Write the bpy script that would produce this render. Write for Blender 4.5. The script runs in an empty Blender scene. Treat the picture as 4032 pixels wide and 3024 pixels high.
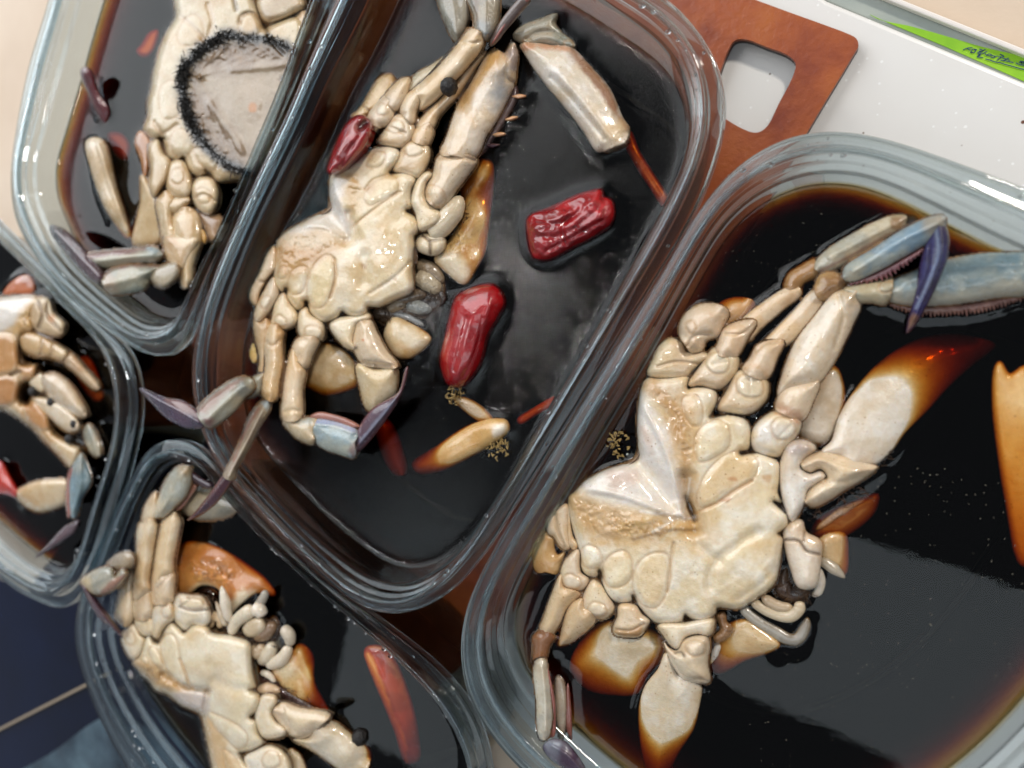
import bpy, math, random
import numpy as np
from mathutils import Matrix, Vector, kdtree

random.seed(4)
rng = np.random.default_rng(4)
SC = bpy.context.scene
COL = SC.collection

# ------------------------------------------------------------------ camera
IMW, IMH, FPX = 4032.0, 3024.0, 2750.0
TILT, AZ, CAMH = math.radians(25.5), math.radians(356.0), 0.262
dn = np.array([math.sin(TILT) * math.cos(AZ), math.sin(TILT) * math.sin(AZ), math.cos(TILT)])   # down, in camera axes
zw = -dn
xw = np.array([1.0, 0, 0]) - dn[0] * dn
xw /= np.linalg.norm(xw)
yw = np.cross(zw, xw)
M3 = np.stack([xw, yw, zw])            # world axes in camera coordinates (x right, y down, z forward)
cam_d = bpy.data.cameras.new('camera')
cam = bpy.data.objects.new('camera', cam_d)
COL.objects.link(cam)
Rr, Dd, Ff = M3[:, 0], M3[:, 1], M3[:, 2]
mw = Matrix(((Rr[0], -Dd[0], -Ff[0], 0), (Rr[1], -Dd[1], -Ff[1], 0), (Rr[2], -Dd[2], -Ff[2], CAMH), (0, 0, 0, 1)))
cam.matrix_world = mw
cam_d.sensor_width = 36
cam_d.lens = FPX / IMW * 36
cam_d.clip_start, cam_d.clip_end = 0.005, 50
cam_d.dof.use_dof = True
cam_d.dof.focus_distance = 0.205
cam_d.dof.aperture_fstop = 9.0
SC.camera = cam

# ------------------------------------------------------------------ world, lamps, exposure
W = bpy.data.worlds.new('World')
SC.world = W
W.use_nodes = True
bg = W.node_tree.nodes['Background']
bg.inputs[0].default_value = (0.80, 0.86, 0.95, 1)
bg.inputs[1].default_value = 0.25

def lamp(name, loc, aim, sx, sy, watts, col):
    l = bpy.data.lights.new(name, 'AREA')
    l.shape = 'RECTANGLE'
    l.size, l.size_y, l.energy, l.color = sx, sy, watts, col
    o = bpy.data.objects.new(name, l)
    o.location = loc
    o.rotation_euler = (Vector(aim) - Vector(loc)).to_track_quat('-Z', 'Y').to_euler()
    COL.objects.link(o)
    return o

lamp('window_light', (-1.6, 1.3, 1.35), (-0.1, 0.05, 0.05), 2.4, 2.2, 44, (0.93, 0.97, 1.0))
cl = lamp('ceiling_light', (-0.03, -0.61, 1.6), (-0.03, -0.61, 0), 1.35, 0.45, 3.5, (0.84, 0.94, 1.0))
cl.rotation_euler = (0, 0, math.radians(-14))
cl = lamp('second_ceiling_light', (-1.17, -0.78, 1.6), (-1.17, -0.78, 0), 0.42, 0.85, 1.8, (0.84, 0.94, 1.0))
cl.rotation_euler = (0, 0, math.radians(-14))
lamp('spot_lamp', (-0.87, 0.20, 1.6), (-0.87, 0.20, 0), 0.10, 0.10, 2.4, (1.0, 0.93, 0.90))
lamp('far_ceiling_light', (-0.85, 0.75, 1.6), (-0.85, 0.75, 0), 0.7, 0.6, 2.2, (1.0, 0.97, 0.95))
lamp('sparkle_light', (0.9, 1.3, 1.3), (-0.1, 0, 0.05), 0.2, 0.2, 23, (1.0, 0.93, 0.84))  # added lamp without a known source, for small glints on wet shells

SC.view_settings.view_transform = 'Standard'
SC.view_settings.look = 'None'
SC.view_settings.exposure = 0.0
SC.view_settings.gamma = 1.0
SC.render.engine = 'CYCLES'
SC.cycles.use_denoising = True
SC.cycles.max_bounces = 16
SC.cycles.transmission_bounces = 14
SC.cycles.transparent_max_bounces = 24
SC.cycles.sample_clamp_indirect = 8.0
SC.cycles.blur_glossy = 0.3

# ------------------------------------------------------------------ pixel -> place helpers
def P(px, py, z):
    """the point at height z on the sight line through pixel (px, py) of the 4032 x 3024 photograph"""
    px = np.asarray(px, float); py = np.asarray(py, float); z = np.asarray(z, float)
    r = np.stack([(px - IMW / 2) / FPX, (py - IMH / 2) / FPX, np.ones_like(px)], -1)
    s = (CAMH - z) / (r @ dn)
    p = r * s[..., None]
    return np.stack([p @ xw, p @ yw, np.broadcast_to(z, px.shape)], -1)

FR = {'A': (0, 0, .6329), 'B': (1000, 0, .6329), 'C': (2200, 0, .8282), 'D': (0, 800, .5425), 'E': (800, 900, .6329),
      'F': (2000, 800, .9186), 'G': (200, 1800, .7376), 'H': (1900, 1800, .7378), 'I': (0, 2200, .4973), 'J': (0, 1000, .7233),
      'K': (1200, 2100, .5571), 'M': (3232, 2424, .3617), 'N': (900, 0, .3617), 'O': (650, 900, .2712), 'P': (700, 1300, .5425),
      'R': (3200, 0, .3761), 'S': (3772, 170, .1175), 'Z': (0, 0, 1.0)}

def px(spec):
    """'F:10,20 30,40 H:5,6' -> pixel array"""
    out, fr = [], FR['Z']
    for tok in spec.replace(':', ': ').split():
        if tok.endswith(':'):
            fr = FR[tok[:-1]]
        else:
            a, b = tok.split(',')
            out.append((fr[0] + float(a) * fr[2], fr[1] + float(b) * fr[2]))
    return np.array(out)

def catmull(p, closed=True, n=4):
    p = np.asarray(p, float)
    N = len(p)
    out = []
    rngi = range(N) if closed else range(N - 1)
    for i in rngi:
        if closed:
            a, b, c, d = p[i - 1], p[i], p[(i + 1) % N], p[(i + 2) % N]
        else:
            a, b, c, d = p[max(i - 1, 0)], p[i], p[i + 1], p[min(i + 2, N - 1)]
        t0 = 0.0
        t1 = t0 + max(np.linalg.norm(b - a), 1e-6) ** .5
        t2 = t1 + max(np.linalg.norm(c - b), 1e-6) ** .5
        t3 = t2 + max(np.linalg.norm(d - c), 1e-6) ** .5
        for k in range(n):
            t = t1 + (t2 - t1) * k / n
            if np.linalg.norm(b - a) < 1e-6: a = b - (c - b); t0 = t1 - (t2 - t1)
            if np.linalg.norm(d - c) < 1e-6: d = c + (c - b); t3 = t2 + (t2 - t1)
            A1 = (t1 - t) / (t1 - t0) * a + (t - t0) / (t1 - t0) * b
            A2 = (t2 - t) / (t2 - t1) * b + (t - t1) / (t2 - t1) * c
            A3 = (t3 - t) / (t3 - t2) * c + (t - t2) / (t3 - t2) * d
            B1 = (t2 - t) / (t2 - t0) * A1 + (t - t0) / (t2 - t0) * A2
            B2 = (t3 - t) / (t3 - t1) * A2 + (t - t1) / (t3 - t1) * A3
            out.append((t2 - t) / (t2 - t1) * B1 + (t - t1) / (t2 - t1) * B2)
    if not closed:
        out.append(p[-1])
    return np.array(out)

def seg_dist(q, p, closed):
    """distance and nearest point from points q (n,2) to the polyline p; sign by winding for a closed one"""
    a = p if closed else p[:-1]
    b = np.roll(p, -1, 0) if closed else p[1:]
    best = np.full(len(q), 1e18)
    near = np.zeros_like(q)
    inside = np.zeros(len(q), bool)
    for A, B in zip(a, b):
        e = B - A
        L = e @ e
        t = np.clip(((q - A) @ e) / (L + 1e-12), 0, 1)
        c = A + t[:, None] * e
        d2 = ((q - c) ** 2).sum(1)
        m = d2 < best
        best[m] = d2[m]; near[m] = c[m]
        if closed:
            cond = (A[1] > q[:, 1]) != (B[1] > q[:, 1])
            if cond.any():
                xi = A[0] + (q[:, 1] - A[1]) / (e[1] if abs(e[1]) > 1e-12 else 1e-12) * e[0]
                inside ^= cond & (q[:, 0] < xi)
    return np.sqrt(best), near, inside

def sstep(x):
    x = np.clip(x, 0, 1)
    return x * x * (3 - 2 * x)

_lat = rng.random((64, 64))
def vnoise(q, scale, seed=0):
    """smooth value noise, 0..1"""
    u = q / scale + seed * 7.31
    i = np.floor(u).astype(int); f = u - i
    f = f * f * (3 - 2 * f)
    g = lambda dx, dy: _lat[(i[:, 0] + dx) % 64, (i[:, 1] + dy) % 64]
    return (g(0, 0) * (1 - f[:, 0]) + g(1, 0) * f[:, 0]) * (1 - f[:, 1]) + (g(0, 1) * (1 - f[:, 0]) + g(1, 1) * f[:, 0]) * f[:, 1]

def fbm(q, scale, seed=0):
    return .55 * vnoise(q, scale, seed) + .3 * vnoise(q, scale * .47, seed + 3) + .15 * vnoise(q, scale * .21, seed + 5)

def lin(h):
    h = h.lstrip('#')
    c = np.array([int(h[i:i + 2], 16) / 255 for i in (0, 2, 4)])
    return np.where(c <= .04045, c / 12.92, ((c + .055) / 1.055) ** 2.4)

def grid_region(poly, cell):
    """grid points inside a closed polygon with the rim snapped on to it: points, signed distance, quads"""
    lo, hi = poly.min(0) - 2 * cell, poly.max(0) + 2 * cell
    nx, ny = int((hi[0] - lo[0]) / cell) + 2, int((hi[1] - lo[1]) / cell) + 2
    gx, gy = np.meshgrid(lo[0] + np.arange(nx) * cell, lo[1] + np.arange(ny) * cell)
    q = np.stack([gx.ravel(), gy.ravel()], 1)
    d, near, ins = seg_dist(q, poly, True)
    s = np.where(ins, d, -d)
    snap = (s < 0.35 * cell) & (s > -1.1 * cell)
    q[snap] = near[snap]
    s[snap] = 0
    ok = (s >= 0).reshape(ny, nx)
    f = ok[:-1, :-1] & ok[1:, :-1] & ok[:-1, 1:] & ok[1:, 1:]
    ii, jj = np.nonzero(f)
    a = ii * nx + jj
    quads = np.stack([a, a + nx, a + nx + 1, a + 1], 1)
    # drop quads lying wholly on the rim and outside
    allr = (s[quads] == 0).all(1)
    if allr.any():
        c = q[quads].mean(1)
        _, _, cin = seg_dist(c[allr], poly, True)
        keep = np.ones(len(quads), bool)
        keep[np.nonzero(allr)[0][~cin]] = False
        quads = quads[keep]
    return q, s, quads, (ny, nx)

def mesh_obj(name, verts, faces, mat, parent=None, smooth=True, color=None):
    me = bpy.data.meshes.new(name)
    if isinstance(faces, np.ndarray):
        nv, nf, k = len(verts), len(faces), faces.shape[1]
        me.vertices.add(nv); me.vertices.foreach_set('co', np.asarray(verts, np.float32).ravel())
        me.loops.add(nf * k); me.loops.foreach_set('vertex_index', faces.astype(np.int32).ravel())
        me.polygons.add(nf)
        me.polygons.foreach_set('loop_start', np.arange(0, nf * k, k, dtype=np.int32))
        me.update(calc_edges=True)
        me.validate()
    else:
        me.from_pydata([tuple(v) for v in verts], [], [tuple(f) for f in faces])
        me.update()
    me.polygons.foreach_set('use_smooth', np.full(len(me.polygons), smooth))
    if color is not None and len(color) == len(me.vertices):
        at = me.color_attributes.new('Col', 'FLOAT_COLOR', 'POINT')
        rgba = np.ones((len(color), 4), np.float32); rgba[:, :3] = color
        at.data.foreach_set('color', rgba.ravel())
    if mat: me.materials.append(mat)
    o = bpy.data.objects.new(name, me)
    COL.objects.link(o)
    if parent is not None:
        o.parent = parent
        if parent.parent is None: o.matrix_parent_inverse = Matrix.Translation(-parent.location)
    return o

def tag(o, label=None, cat=None, group=None, kind=None):
    if label: o['label'] = label
    if cat: o['category'] = cat
    if group: o['group'] = group
    if kind: o['kind'] = kind
    return o

def empty(name, loc, label, cat, group=None):
    o = bpy.data.objects.new(name, None)
    o.empty_display_size = .01
    o.location = loc
    COL.objects.link(o)
    return tag(o, label, cat, group)

# ------------------------------------------------------------------ materials
def newmat(name):
    m = bpy.data.materials.new(name)
    m.use_nodes = True
    nt = m.node_tree
    return m, nt, nt.nodes['Principled BSDF'], nt.links

def noise(nt, scale, detail=3, vec=None, rough=.55):
    n = nt.nodes.new('ShaderNodeTexNoise')
    n.inputs['Scale'].default_value = scale
    n.inputs['Detail'].default_value = detail
    n.inputs['Roughness'].default_value = rough
    if vec is not None: nt.links.new(vec, n.inputs['Vector'])
    return n

def objco(nt):
    t = nt.nodes.new('ShaderNodeTexCoord')
    return t.outputs['Object']

def ramp(nt, fac, stops):
    r = nt.nodes.new('ShaderNodeValToRGB')
    while len(r.color_ramp.elements) < len(stops): r.color_ramp.elements.new(.5)
    for e, (p, c) in zip(r.color_ramp.elements, stops):
        e.position = p
        e.color = (*c, 1) if len(c) == 3 else c
    nt.links.new(fac, r.inputs[0])
    return r

def mixc(nt, fac, a, b, mode='MIX'):
    m = nt.nodes.new('ShaderNodeMix'); m.data_type = 'RGBA'; m.blend_type = mode
    if isinstance(fac, (int, float)): m.inputs[0].default_value = fac
    else: nt.links.new(fac, m.inputs[0])
    for k, v in ((6, a), (7, b)):
        if isinstance(v, (tuple, list)): m.inputs[k].default_value = (*v[:3], 1)
        else: nt.links.new(v, m.inputs[k])
    return m.outputs[2]

def bump(nt, h, dist, strength=1.0, prev=None):
    b = nt.nodes.new('ShaderNodeBump')
    b.inputs['Distance'].default_value = dist
    b.inputs['Strength'].default_value = strength
    nt.links.new(h, b.inputs['Height'])
    if prev is not None: nt.links.new(prev, b.inputs['Normal'])
    return b.outputs[0]

def shell_material(name, rough=.3, coat=.5, b1=.00013, b2=.00007, sss=.0):
    m, nt, p, L = newmat(name)
    a = nt.nodes.new('ShaderNodeVertexColor'); a.layer_name = 'Col'
    co = objco(nt)
    n1 = noise(nt, 160, 4, co); n2 = noise(nt, 900, 3, co); n3 = noise(nt, 2600, 2, co)
    r1 = ramp(nt, n1.outputs[0], [(.35, (.94, .90, .85)), (.62, (1, 1, 1))])
    c = mixc(nt, .8, a.outputs[0], r1.outputs[0], 'MULTIPLY')
    r2 = ramp(nt, n2.outputs[0], [(.38, (.93, .91, .87)), (.6, (1, 1, 1))])
    c = mixc(nt, .7, c, r2.outputs[0], 'MULTIPLY')
    vo = nt.nodes.new('ShaderNodeTexVoronoi'); vo.inputs['Scale'].default_value = 620
    L.new(co, vo.inputs['Vector'])
    vr = ramp(nt, vo.outputs['Distance'], [(.10, (.62, .50, .38)), (.2, (1, 1, 1))])
    vm = ramp(nt, n1.outputs[0], [(.48, (0, 0, 0)), (.60, (.8, .8, .8))])
    c = mixc(nt, vm.outputs[0], c, mixc(nt, 1.0, c, vr.outputs[0], 'MULTIPLY'))
    L.new(c, p.inputs['Base Color'])
    h = bump(nt, n2.outputs[0], b1)
    h = bump(nt, n3.outputs[0], b2, 1, h)
    L.new(h, p.inputs['Normal'])
    rr = ramp(nt, n1.outputs[0], [(.3, (rough * .7,) * 3), (.7, (rough * 1.35,) * 3)])
    L.new(rr.outputs[0], p.inputs['Roughness'])
    p.inputs['Coat Weight'].default_value = coat
    p.inputs['Coat Roughness'].default_value = .08
    p.inputs['Specular IOR Level'].default_value = .5
    if sss:
        p.inputs['Subsurface Weight'].default_value = sss
        p.inputs['Subsurface Radius'].default_value = (1, .55, .3)
        p.inputs['Subsurface Scale'].default_value = .0012
    return m

SHELL = shell_material('crab_shell', rough=.25, coat=.85, sss=.25)
WET = shell_material('wet_membrane', rough=.2, coat=.9, b1=.0006, b2=.00015)
CHILI = shell_material('chili_skin', rough=.16, coat=1.0, b1=.00022, b2=.00003)
DULL = shell_material('seed_material', rough=.6, coat=.0)

def plastic_material():
    m, nt, p, L = newmat('clear_plastic')
    p.inputs['Base Color'].default_value = (.70, .785, .815, 1)
    p.inputs['Transmission Weight'].default_value = 1.0
    p.inputs['IOR'].default_value = 1.45
    p.inputs['Roughness'].default_value = .02
    t = nt.nodes.new('ShaderNodeBsdfTransparent'); t.inputs[0].default_value = (.77, .845, .87, 1)
    mx = nt.nodes.new('ShaderNodeMixShader'); mx.inputs[0].default_value = .25
    out = nt.nodes['Material Output']
    L.new(p.outputs[0], mx.inputs[1]); L.new(t.outputs[0], mx.inputs[2]); L.new(mx.outputs[0], out.inputs[0])
    return m
PLASTIC = plastic_material()

def sauce_material(name, film):
    m, nt, p, L = newmat(name)
    nt.nodes.remove(p)
    out = nt.nodes['Material Output']
    t = nt.nodes.new('ShaderNodeBsdfTransparent')
    g = nt.nodes.new('ShaderNodeBsdfGlossy'); g.inputs['Roughness'].default_value = .015
    fr = nt.nodes.new('ShaderNodeFresnel'); fr.inputs[0].default_value = 1.38
    # the surface passes light both ways at the angle it has in air
    ge = nt.nodes.new('ShaderNodeNewGeometry')
    mr = nt.nodes.new('ShaderNodeMapRange'); mr.inputs[3].default_value = 1.38; mr.inputs[4].default_value = 1 / 1.38
    L.new(ge.outputs['Backfacing'], mr.inputs[0]); L.new(mr.outputs[0], fr.inputs[0])
    mx = nt.nodes.new('ShaderNodeMixShader')
    co = objco(nt)
    n = noise(nt, 45, 4, co)
    h = bump(nt, n.outputs[0], .0003, .16)
    L.new(h, g.inputs['Normal'])
    L.new(fr.outputs[0], mx.inputs[0]); L.new(t.outputs[0], mx.inputs[1]); L.new(g.outputs[0], mx.inputs[2])
    last = mx.outputs[0]
    if film:
        # fat and spice dust floating as a thin broken skin
        d = nt.nodes.new('ShaderNodeBsdfDiffuse'); d.inputs[0].default_value = (.30, .27, .26, 1)
        w = nt.nodes.new('ShaderNodeTexNoise'); w.inputs['Scale'].default_value = 38; w.inputs['Detail'].default_value = 6; w.inputs['Distortion'].default_value = 1.6
        L.new(co, w.inputs['Vector'])
        n3 = noise(nt, 1700, 3, co)
        r1 = ramp(nt, w.outputs[0], [(.42, (0, 0, 0)), (.66, (1, 1, 1))])
        r2 = ramp(nt, n3.outputs[0], [(.42, (.35, .35, .35)), (.70, (1, 1, 1))])
        mu = nt.nodes.new('ShaderNodeMath'); mu.operation = 'MULTIPLY'; L.new(r1.outputs[0], mu.inputs[0]); L.new(r2.outputs[0], mu.inputs[1])
        m2 = nt.nodes.new('ShaderNodeMath'); m2.operation = 'MULTIPLY'; L.new(mu.outputs[0], m2.inputs[0]); m2.inputs[1].default_value = film
        rg = ramp(nt, mu.outputs[0], [(.25, (.012, .012, .012)), (.85, (.13, .13, .13))])
        L.new(rg.outputs[0], g.inputs['Roughness'])
        bm_ = bump(nt, n3.outputs[0], .00012, .5, h)
        L.new(bm_, g.inputs['Normal'])
        ms = nt.nodes.new('ShaderNodeMixShader')
        L.new(m2.outputs[0], ms.inputs[0]); L.new(last, ms.inputs[1]); L.new(d.outputs[0], ms.inputs[2])
        last = ms.outputs[0]
    L.new(last, out.inputs['Surface'])
    v = nt.nodes.new('ShaderNodeVolumeAbsorption')
    sig = np.array([225., 540., 1280.]); D = 1300.
    v.inputs['Color'].default_value = (*(1 - sig / D), 1)
    v.inputs['Density'].default_value = D
    L.new(v.outputs[0], out.inputs['Volume'])
    m.cycles.homogeneous_volume = True
    return m
SAUCE = sauce_material('soy_sauce', 0.0)
FATTY = sauce_material('soy_sauce_with_fat', 0.02)

def plain(name, col, rough=.5, spec=.5, coat=0.0, bumpy=None, mott=None, sp=None):
    m, nt, p, L = newmat(name)
    c = tuple(lin(col))
    co = objco(nt)
    base = None
    if mott:
        n = noise(nt, mott[0], 5, co)
        base = ramp(nt, n.outputs[0], [(.3, tuple(lin(mott[1]))), (.52, c), (.75, tuple(lin(mott[2])))]).outputs[0]
    if sp:   # specks: (scale, threshold, colour)
        for sc_, th, cc in sp:
            vo = nt.nodes.new('ShaderNodeTexVoronoi'); vo.inputs['Scale'].default_value = sc_
            L.new(co, vo.inputs['Vector'])
            r = ramp(nt, vo.outputs['Distance'], [(th * .6, (1, 1, 1)), (th, (0, 0, 0))])
            sep = nt.nodes.new('ShaderNodeSeparateColor'); L.new(vo.outputs['Color'], sep.inputs[0])
            gt = nt.nodes.new('ShaderNodeMath'); gt.operation = 'GREATER_THAN'; gt.inputs[1].default_value = .62
            L.new(sep.outputs[0], gt.inputs[0])
            mu = nt.nodes.new('ShaderNodeMath'); mu.operation = 'MULTIPLY'
            L.new(r.outputs[0], mu.inputs[0]); L.new(gt.outputs[0], mu.inputs[1])
            base = mixc(nt, mu.outputs[0], base if base is not None else c, tuple(lin(cc)))
    if base is None: p.inputs['Base Color'].default_value = (*c, 1)
    else: L.new(base, p.inputs['Base Color'])
    p.inputs['Roughness'].default_value = rough
    p.inputs['Specular IOR Level'].default_value = spec
    p.inputs['Coat Weight'].default_value = coat
    if bumpy:
        n = noise(nt, bumpy[0], 3, co)
        L.new(bump(nt, n.outputs[0], bumpy[1]), p.inputs['Normal'])
    return m
# ------------------------------------------------------------------ setting: table, slab, board, hob
Z_SLAB, Z_BOARD = .006, .0112

def prism(name, poly_px, z0, z1, mat, parent=None, bevel=.0006, hole_px=None, n=4, smooth_poly=False):
    """an upright slab whose top outline is seen at the given pixels"""
    def ring(pp):
        p2 = P(pp[:, 0], pp[:, 1], z1)[:, :2]
        area = 0.5 * np.sum(p2[:, 0] * np.roll(p2[:, 1], -1) - np.roll(p2[:, 0], -1) * p2[:, 1])
        return p2 if area > 0 else p2[::-1]
    import bmesh
    bm = bmesh.new()
    loops = [ring(poly_px)] + ([ring(hole_px)] if hole_px is not None else [])
    edges = []
    for lp in loops:
        vs = [bm.verts.new((x, y, z1)) for x, y in lp]
        edges += [bm.edges.new((vs[i], vs[(i + 1) % len(vs)])) for i in range(len(vs))]
    bmesh.ops.triangle_fill(bm, edges=edges, use_beauty=True, use_dissolve=False)
    for f in bm.faces:
        if f.normal.z < 0: f.normal_flip()
    r = bmesh.ops.extrude_face_region(bm, geom=list(bm.faces))
    nv = [g for g in r['geom'] if isinstance(g, bmesh.types.BMVert)]
    for v in bm.verts: v.co.z = z0
    for v in nv: v.co.z = z1
    bmesh.ops.recalc_face_normals(bm, faces=bm.faces)
    me = bpy.data.meshes.new(name); bm.to_mesh(me); bm.free()
    me.materials.append(mat)
    o = bpy.data.objects.new(name, me); COL.objects.link(o)
    if bevel:
        b = o.modifiers.new('bevel', 'BEVEL'); b.width = bevel; b.segments = 3; b.limit_method = 'ANGLE'; b.angle_limit = .6
    if parent is not None:
        o.parent = parent
        if parent.parent is None: o.matrix_parent_inverse = Matrix.Translation(-parent.location)
    return o

TABLE = plain('beige_table', '#D9C3AC', .45, .4, mott=(9, '#CDB59C', '#E2CFBB'), bumpy=(300, .0001))
tb = mesh_obj('table_top', [(-1.6, -1.2, 0), (1.2, -1.2, 0), (1.2, 1.4, 0), (-1.6, 1.4, 0)], [(0, 1, 2, 3)], TABLE, smooth=False)
tag(tb, 'beige table top under the trays and boards', kind='structure')

SLABM = plain('speckled_slab', '#E6E3DF', .35, .5, mott=(14, '#DEDAD7', '#EAE8E5'),
              sp=[(330, .16, '#F6F5F3'), (210, .12, '#F9F8F6'), (120, .085, '#6E4636'), (170, .08, '#7E6C5E')])
slab_px = px('Z:1300,-1350 3256,0 4032,320 5200,800 5300,3800 3100,3900 1835,2600 1690,2455 1400,2190 850,1745 640,1500 760,600')
slab = prism('speckled_slab', slab_px, .0003, Z_SLAB, SLABM, bevel=.0015)
tag(slab, 'white stone slab with fine brown specks under the brown board', 'stone slab')

BOARDM = plain('brown_board', '#A4532B', .36, .5, mott=(55, '#833A26', '#B4642F'), bumpy=(420, .00025))
EDGEM = plain('board_edge', '#3A2E2C', .5)
board_px = catmull(px('Z:1400,-640 1500,-640 2400,-225 2978,0 3300,117 C:1375,160 1415,182 1425,215 1400,262 1200,595 Z:2900,1010 2400,1780 1890,2560 1850,2590 1800,2560 1679,2440 1200,2010 735,1590 700,1530 720,1440 1050,600 1340,-560'), True, 3)
hole_px = catmull(px('Z:2892,160 2935,155 3020,186 3098,216 3132,250 3119,306 3065,410 3022,495 2985,521 2945,516 2860,470 2800,428 2792,388 2830,295 2866,200'), True, 3)
board = empty('chopping_board', tuple(P(2200, 1000, Z_SLAB)), 'reddish brown mottled board with a rounded square hand hole lying on the white slab', 'board')
prism('board_top', board_px, Z_BOARD - .0016, Z_BOARD, BOARDM, board, .0004, hole_px)
prism('board_core', board_px, Z_SLAB + .0002, Z_BOARD - .0016, EDGEM, board, .0004, hole_px)

HOBM = plain('navy_panel', '#08122C', .16, .4, mott=(8, '#050C1E', '#0B1836'))
hob_px = px('Z:-900,2180 -200,2225 120,2320 300,2080 540,1560 640,1545 830,1775 1380,2215 1660,2470 1800,2640 1850,2800 2000,3300 1400,3900 -1200,3900')
hob = empty('navy_panel', tuple(P(200, 2600, 0)), 'dark navy glossy panel with a thin pale metal strip below the left trays', 'panel')
prism('panel_top', hob_px, .0003, .0055, HOBM, hob, .0008)
TRIM = plain('pale_trim', '#9C8C78', .3, .6)
def ribbon_prism(name, a, b, w, z0, z1, mat, parent):
    A, B = P(*a, z1), P(*b, z1)
    d = (B - A)[:2]; d /= np.linalg.norm(d); nrm = np.array([-d[1], d[0]]) * w / 2
    v = []
    for z in (z0, z1):
        for q, s in ((A, 1), (B, 1), (B, -1), (A, -1)):
            v.append((q[0] + nrm[0] * s, q[1] + nrm[1] * s, z))
    f = [(3, 2, 1, 0), (4, 5, 6, 7), (0, 1, 5, 4), (1, 2, 6, 5), (2, 3, 7, 6), (3, 0, 4, 7)]
    o = mesh_obj(name, v, f, mat, parent, smooth=False)
    bv = o.modifiers.new('bevel', 'BEVEL'); bv.width = .0005; bv.segments = 2
    return o
ribbon_prism('metal_strip', (-600, 3180), (420, 2655), .0017, .0056, .0085, TRIM, hob)
FILM = plain('grey_sheet', '#3C4C58', .1, .6, mott=(26, '#141C26', '#5E7480'), bumpy=(40, .003))
sheet = prism('grey_sheet', catmull(px('Z:-300,3240 0,3075 200,2965 390,2830 520,2800 760,3100 800,3400 -200,3500'), True, 4), .0058, .0072, FILM, None, .0004)
tag(sheet, 'crumpled blue-grey plastic sheet lying on the navy panel at its lower edge', 'plastic sheet')

# the packet with a green paper label, behind the slab
PKT = plain('packet_plastic', '#A9AFA8', .22, .6, mott=(35, '#9CA49E', '#B6BBB3'))
pk = empty('plastic_packet', tuple(P(3750, 120, 0)), 'grey-green clear packet with a lime green label lettered by hand behind the slab', 'packet')
prism('packet_tray', px('Z:2900,-420 3500,-70 3520,-2 3700,70 4032,205 4500,400 4600,620 4032,330 3256,5 2800,-200'), .0003, .0026, PKT, pk, .0006)
RIMW = plain('packet_rim_highlight', '#F1E9E2', .25, .6)  # white colour paints the bright highlight along the packet's edge
for a, b in (((3380, -60), (4400, 352)),):
    ribbon_prism('packet_rim_highlight', a, b, .0016, .0027, .0052, RIMW, pk)
LABELM = plain('lime_label', '#8FC42A', .5, .3, mott=(60, '#7DB526', '#9CCB34'))
lab_px = catmull(px('R:600,150 680,195 820,235 1000,268 1500,408 1700,470 1900,520 2212,590 2900,760 2900,1150 2212,850 1350,470 800,240 640,170'), True, 2)
label = prism('paper_label', lab_px, .0028, .0031, LABELM, pk, 0)
INK = plain('blue_ink', '#123A5C', .5)
strokes = ['165,230 290,175 400,155 485,160', '310,180 360,215 410,240', '450,225 520,200 640,225', '555,205 580,255 545,315 470,320 415,305', '450,240 440,295 500,310',
           '705,200 760,210 830,240 920,205', '700,270 800,265 870,240', '640,305 720,300 790,270', '730,330 840,340 920,300 980,285', '650,345 760,380 660,400 740,420 640,455 720,475 845,490',
           '900,350 950,400 1040,360 1130,405 1050,425 950,405', '1130,410 1230,440 1330,435', '1240,450 1200,485 1090,480', '1400,375 1460,400 1530,445 1480,465 1340,462', '1440,480 1380,520 1290,585',
           '1480,510 1600,530 1700,500', '1610,540 1540,580', '1650,550 1730,585', '1410,570 1550,590 1700,620 1860,655',
           '915,530 1050,565 1180,610 1330,655', '1330,640 1450,670 1600,720 1750,760 1900,800 1990,830 2100,855 2212,885 2600,1000',
           '2070,605 2212,625 2330,645', '2040,640 2180,665 2320,690', '2120,640 2130,700', '2230,640 2225,720', '1935,660 2040,710 2212,745 2420,770']
def ink_strokes():
    V, F_ = [], []
    for s in strokes:
        c = catmull(px('S:' + s), False, 4)
        w = P(c[:, 0], c[:, 1], .0033)
        t = np.gradient(w[:, :2], axis=0); t /= np.linalg.norm(t, axis=1)[:, None] + 1e-12
        nr = np.stack([-t[:, 1], t[:, 0]], 1) * .00014
        b = len(V)
        for q, k in zip(w, nr):
            V += [(q[0] + k[0], q[1] + k[1], .0034), (q[0] - k[0], q[1] - k[1], .0034)]
        for i in range(len(w) - 1):
            F_.append((b + 2 * i, b + 2 * i + 2, b + 2 * i + 3, b + 2 * i + 1))
    o = mesh_obj('handwriting', V, F_, INK, label, smooth=False)
ink_strokes()

# ------------------------------------------------------------------ containers and sauce
def resample(p, n):
    q = np.vstack([p, p[:1]])
    L = np.concatenate([[0], np.cumsum(np.linalg.norm(np.diff(q, axis=0), axis=1))])
    t = np.linspace(0, L[-1], n, endpoint=False)
    return np.stack([np.interp(t, L, q[:, k]) for k in range(2)], 1)

def by_angle(p, c, n):
    """radius of closed curve p about c at n even angles"""
    d = p - c
    a = np.arctan2(d[:, 1], d[:, 0]); o = np.argsort(a)
    a, r = a[o], np.hypot(d[:, 0], d[:, 1])[o]
    th = np.linspace(-math.pi, math.pi, n, endpoint=False)
    rr = np.interp(th, np.concatenate([a - 2 * math.pi, a, a + 2 * math.pi]), np.concatenate([r, r, r]))
    return np.stack([c[0] + rr * np.cos(th), c[1] + rr * np.sin(th)], 1)

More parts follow.
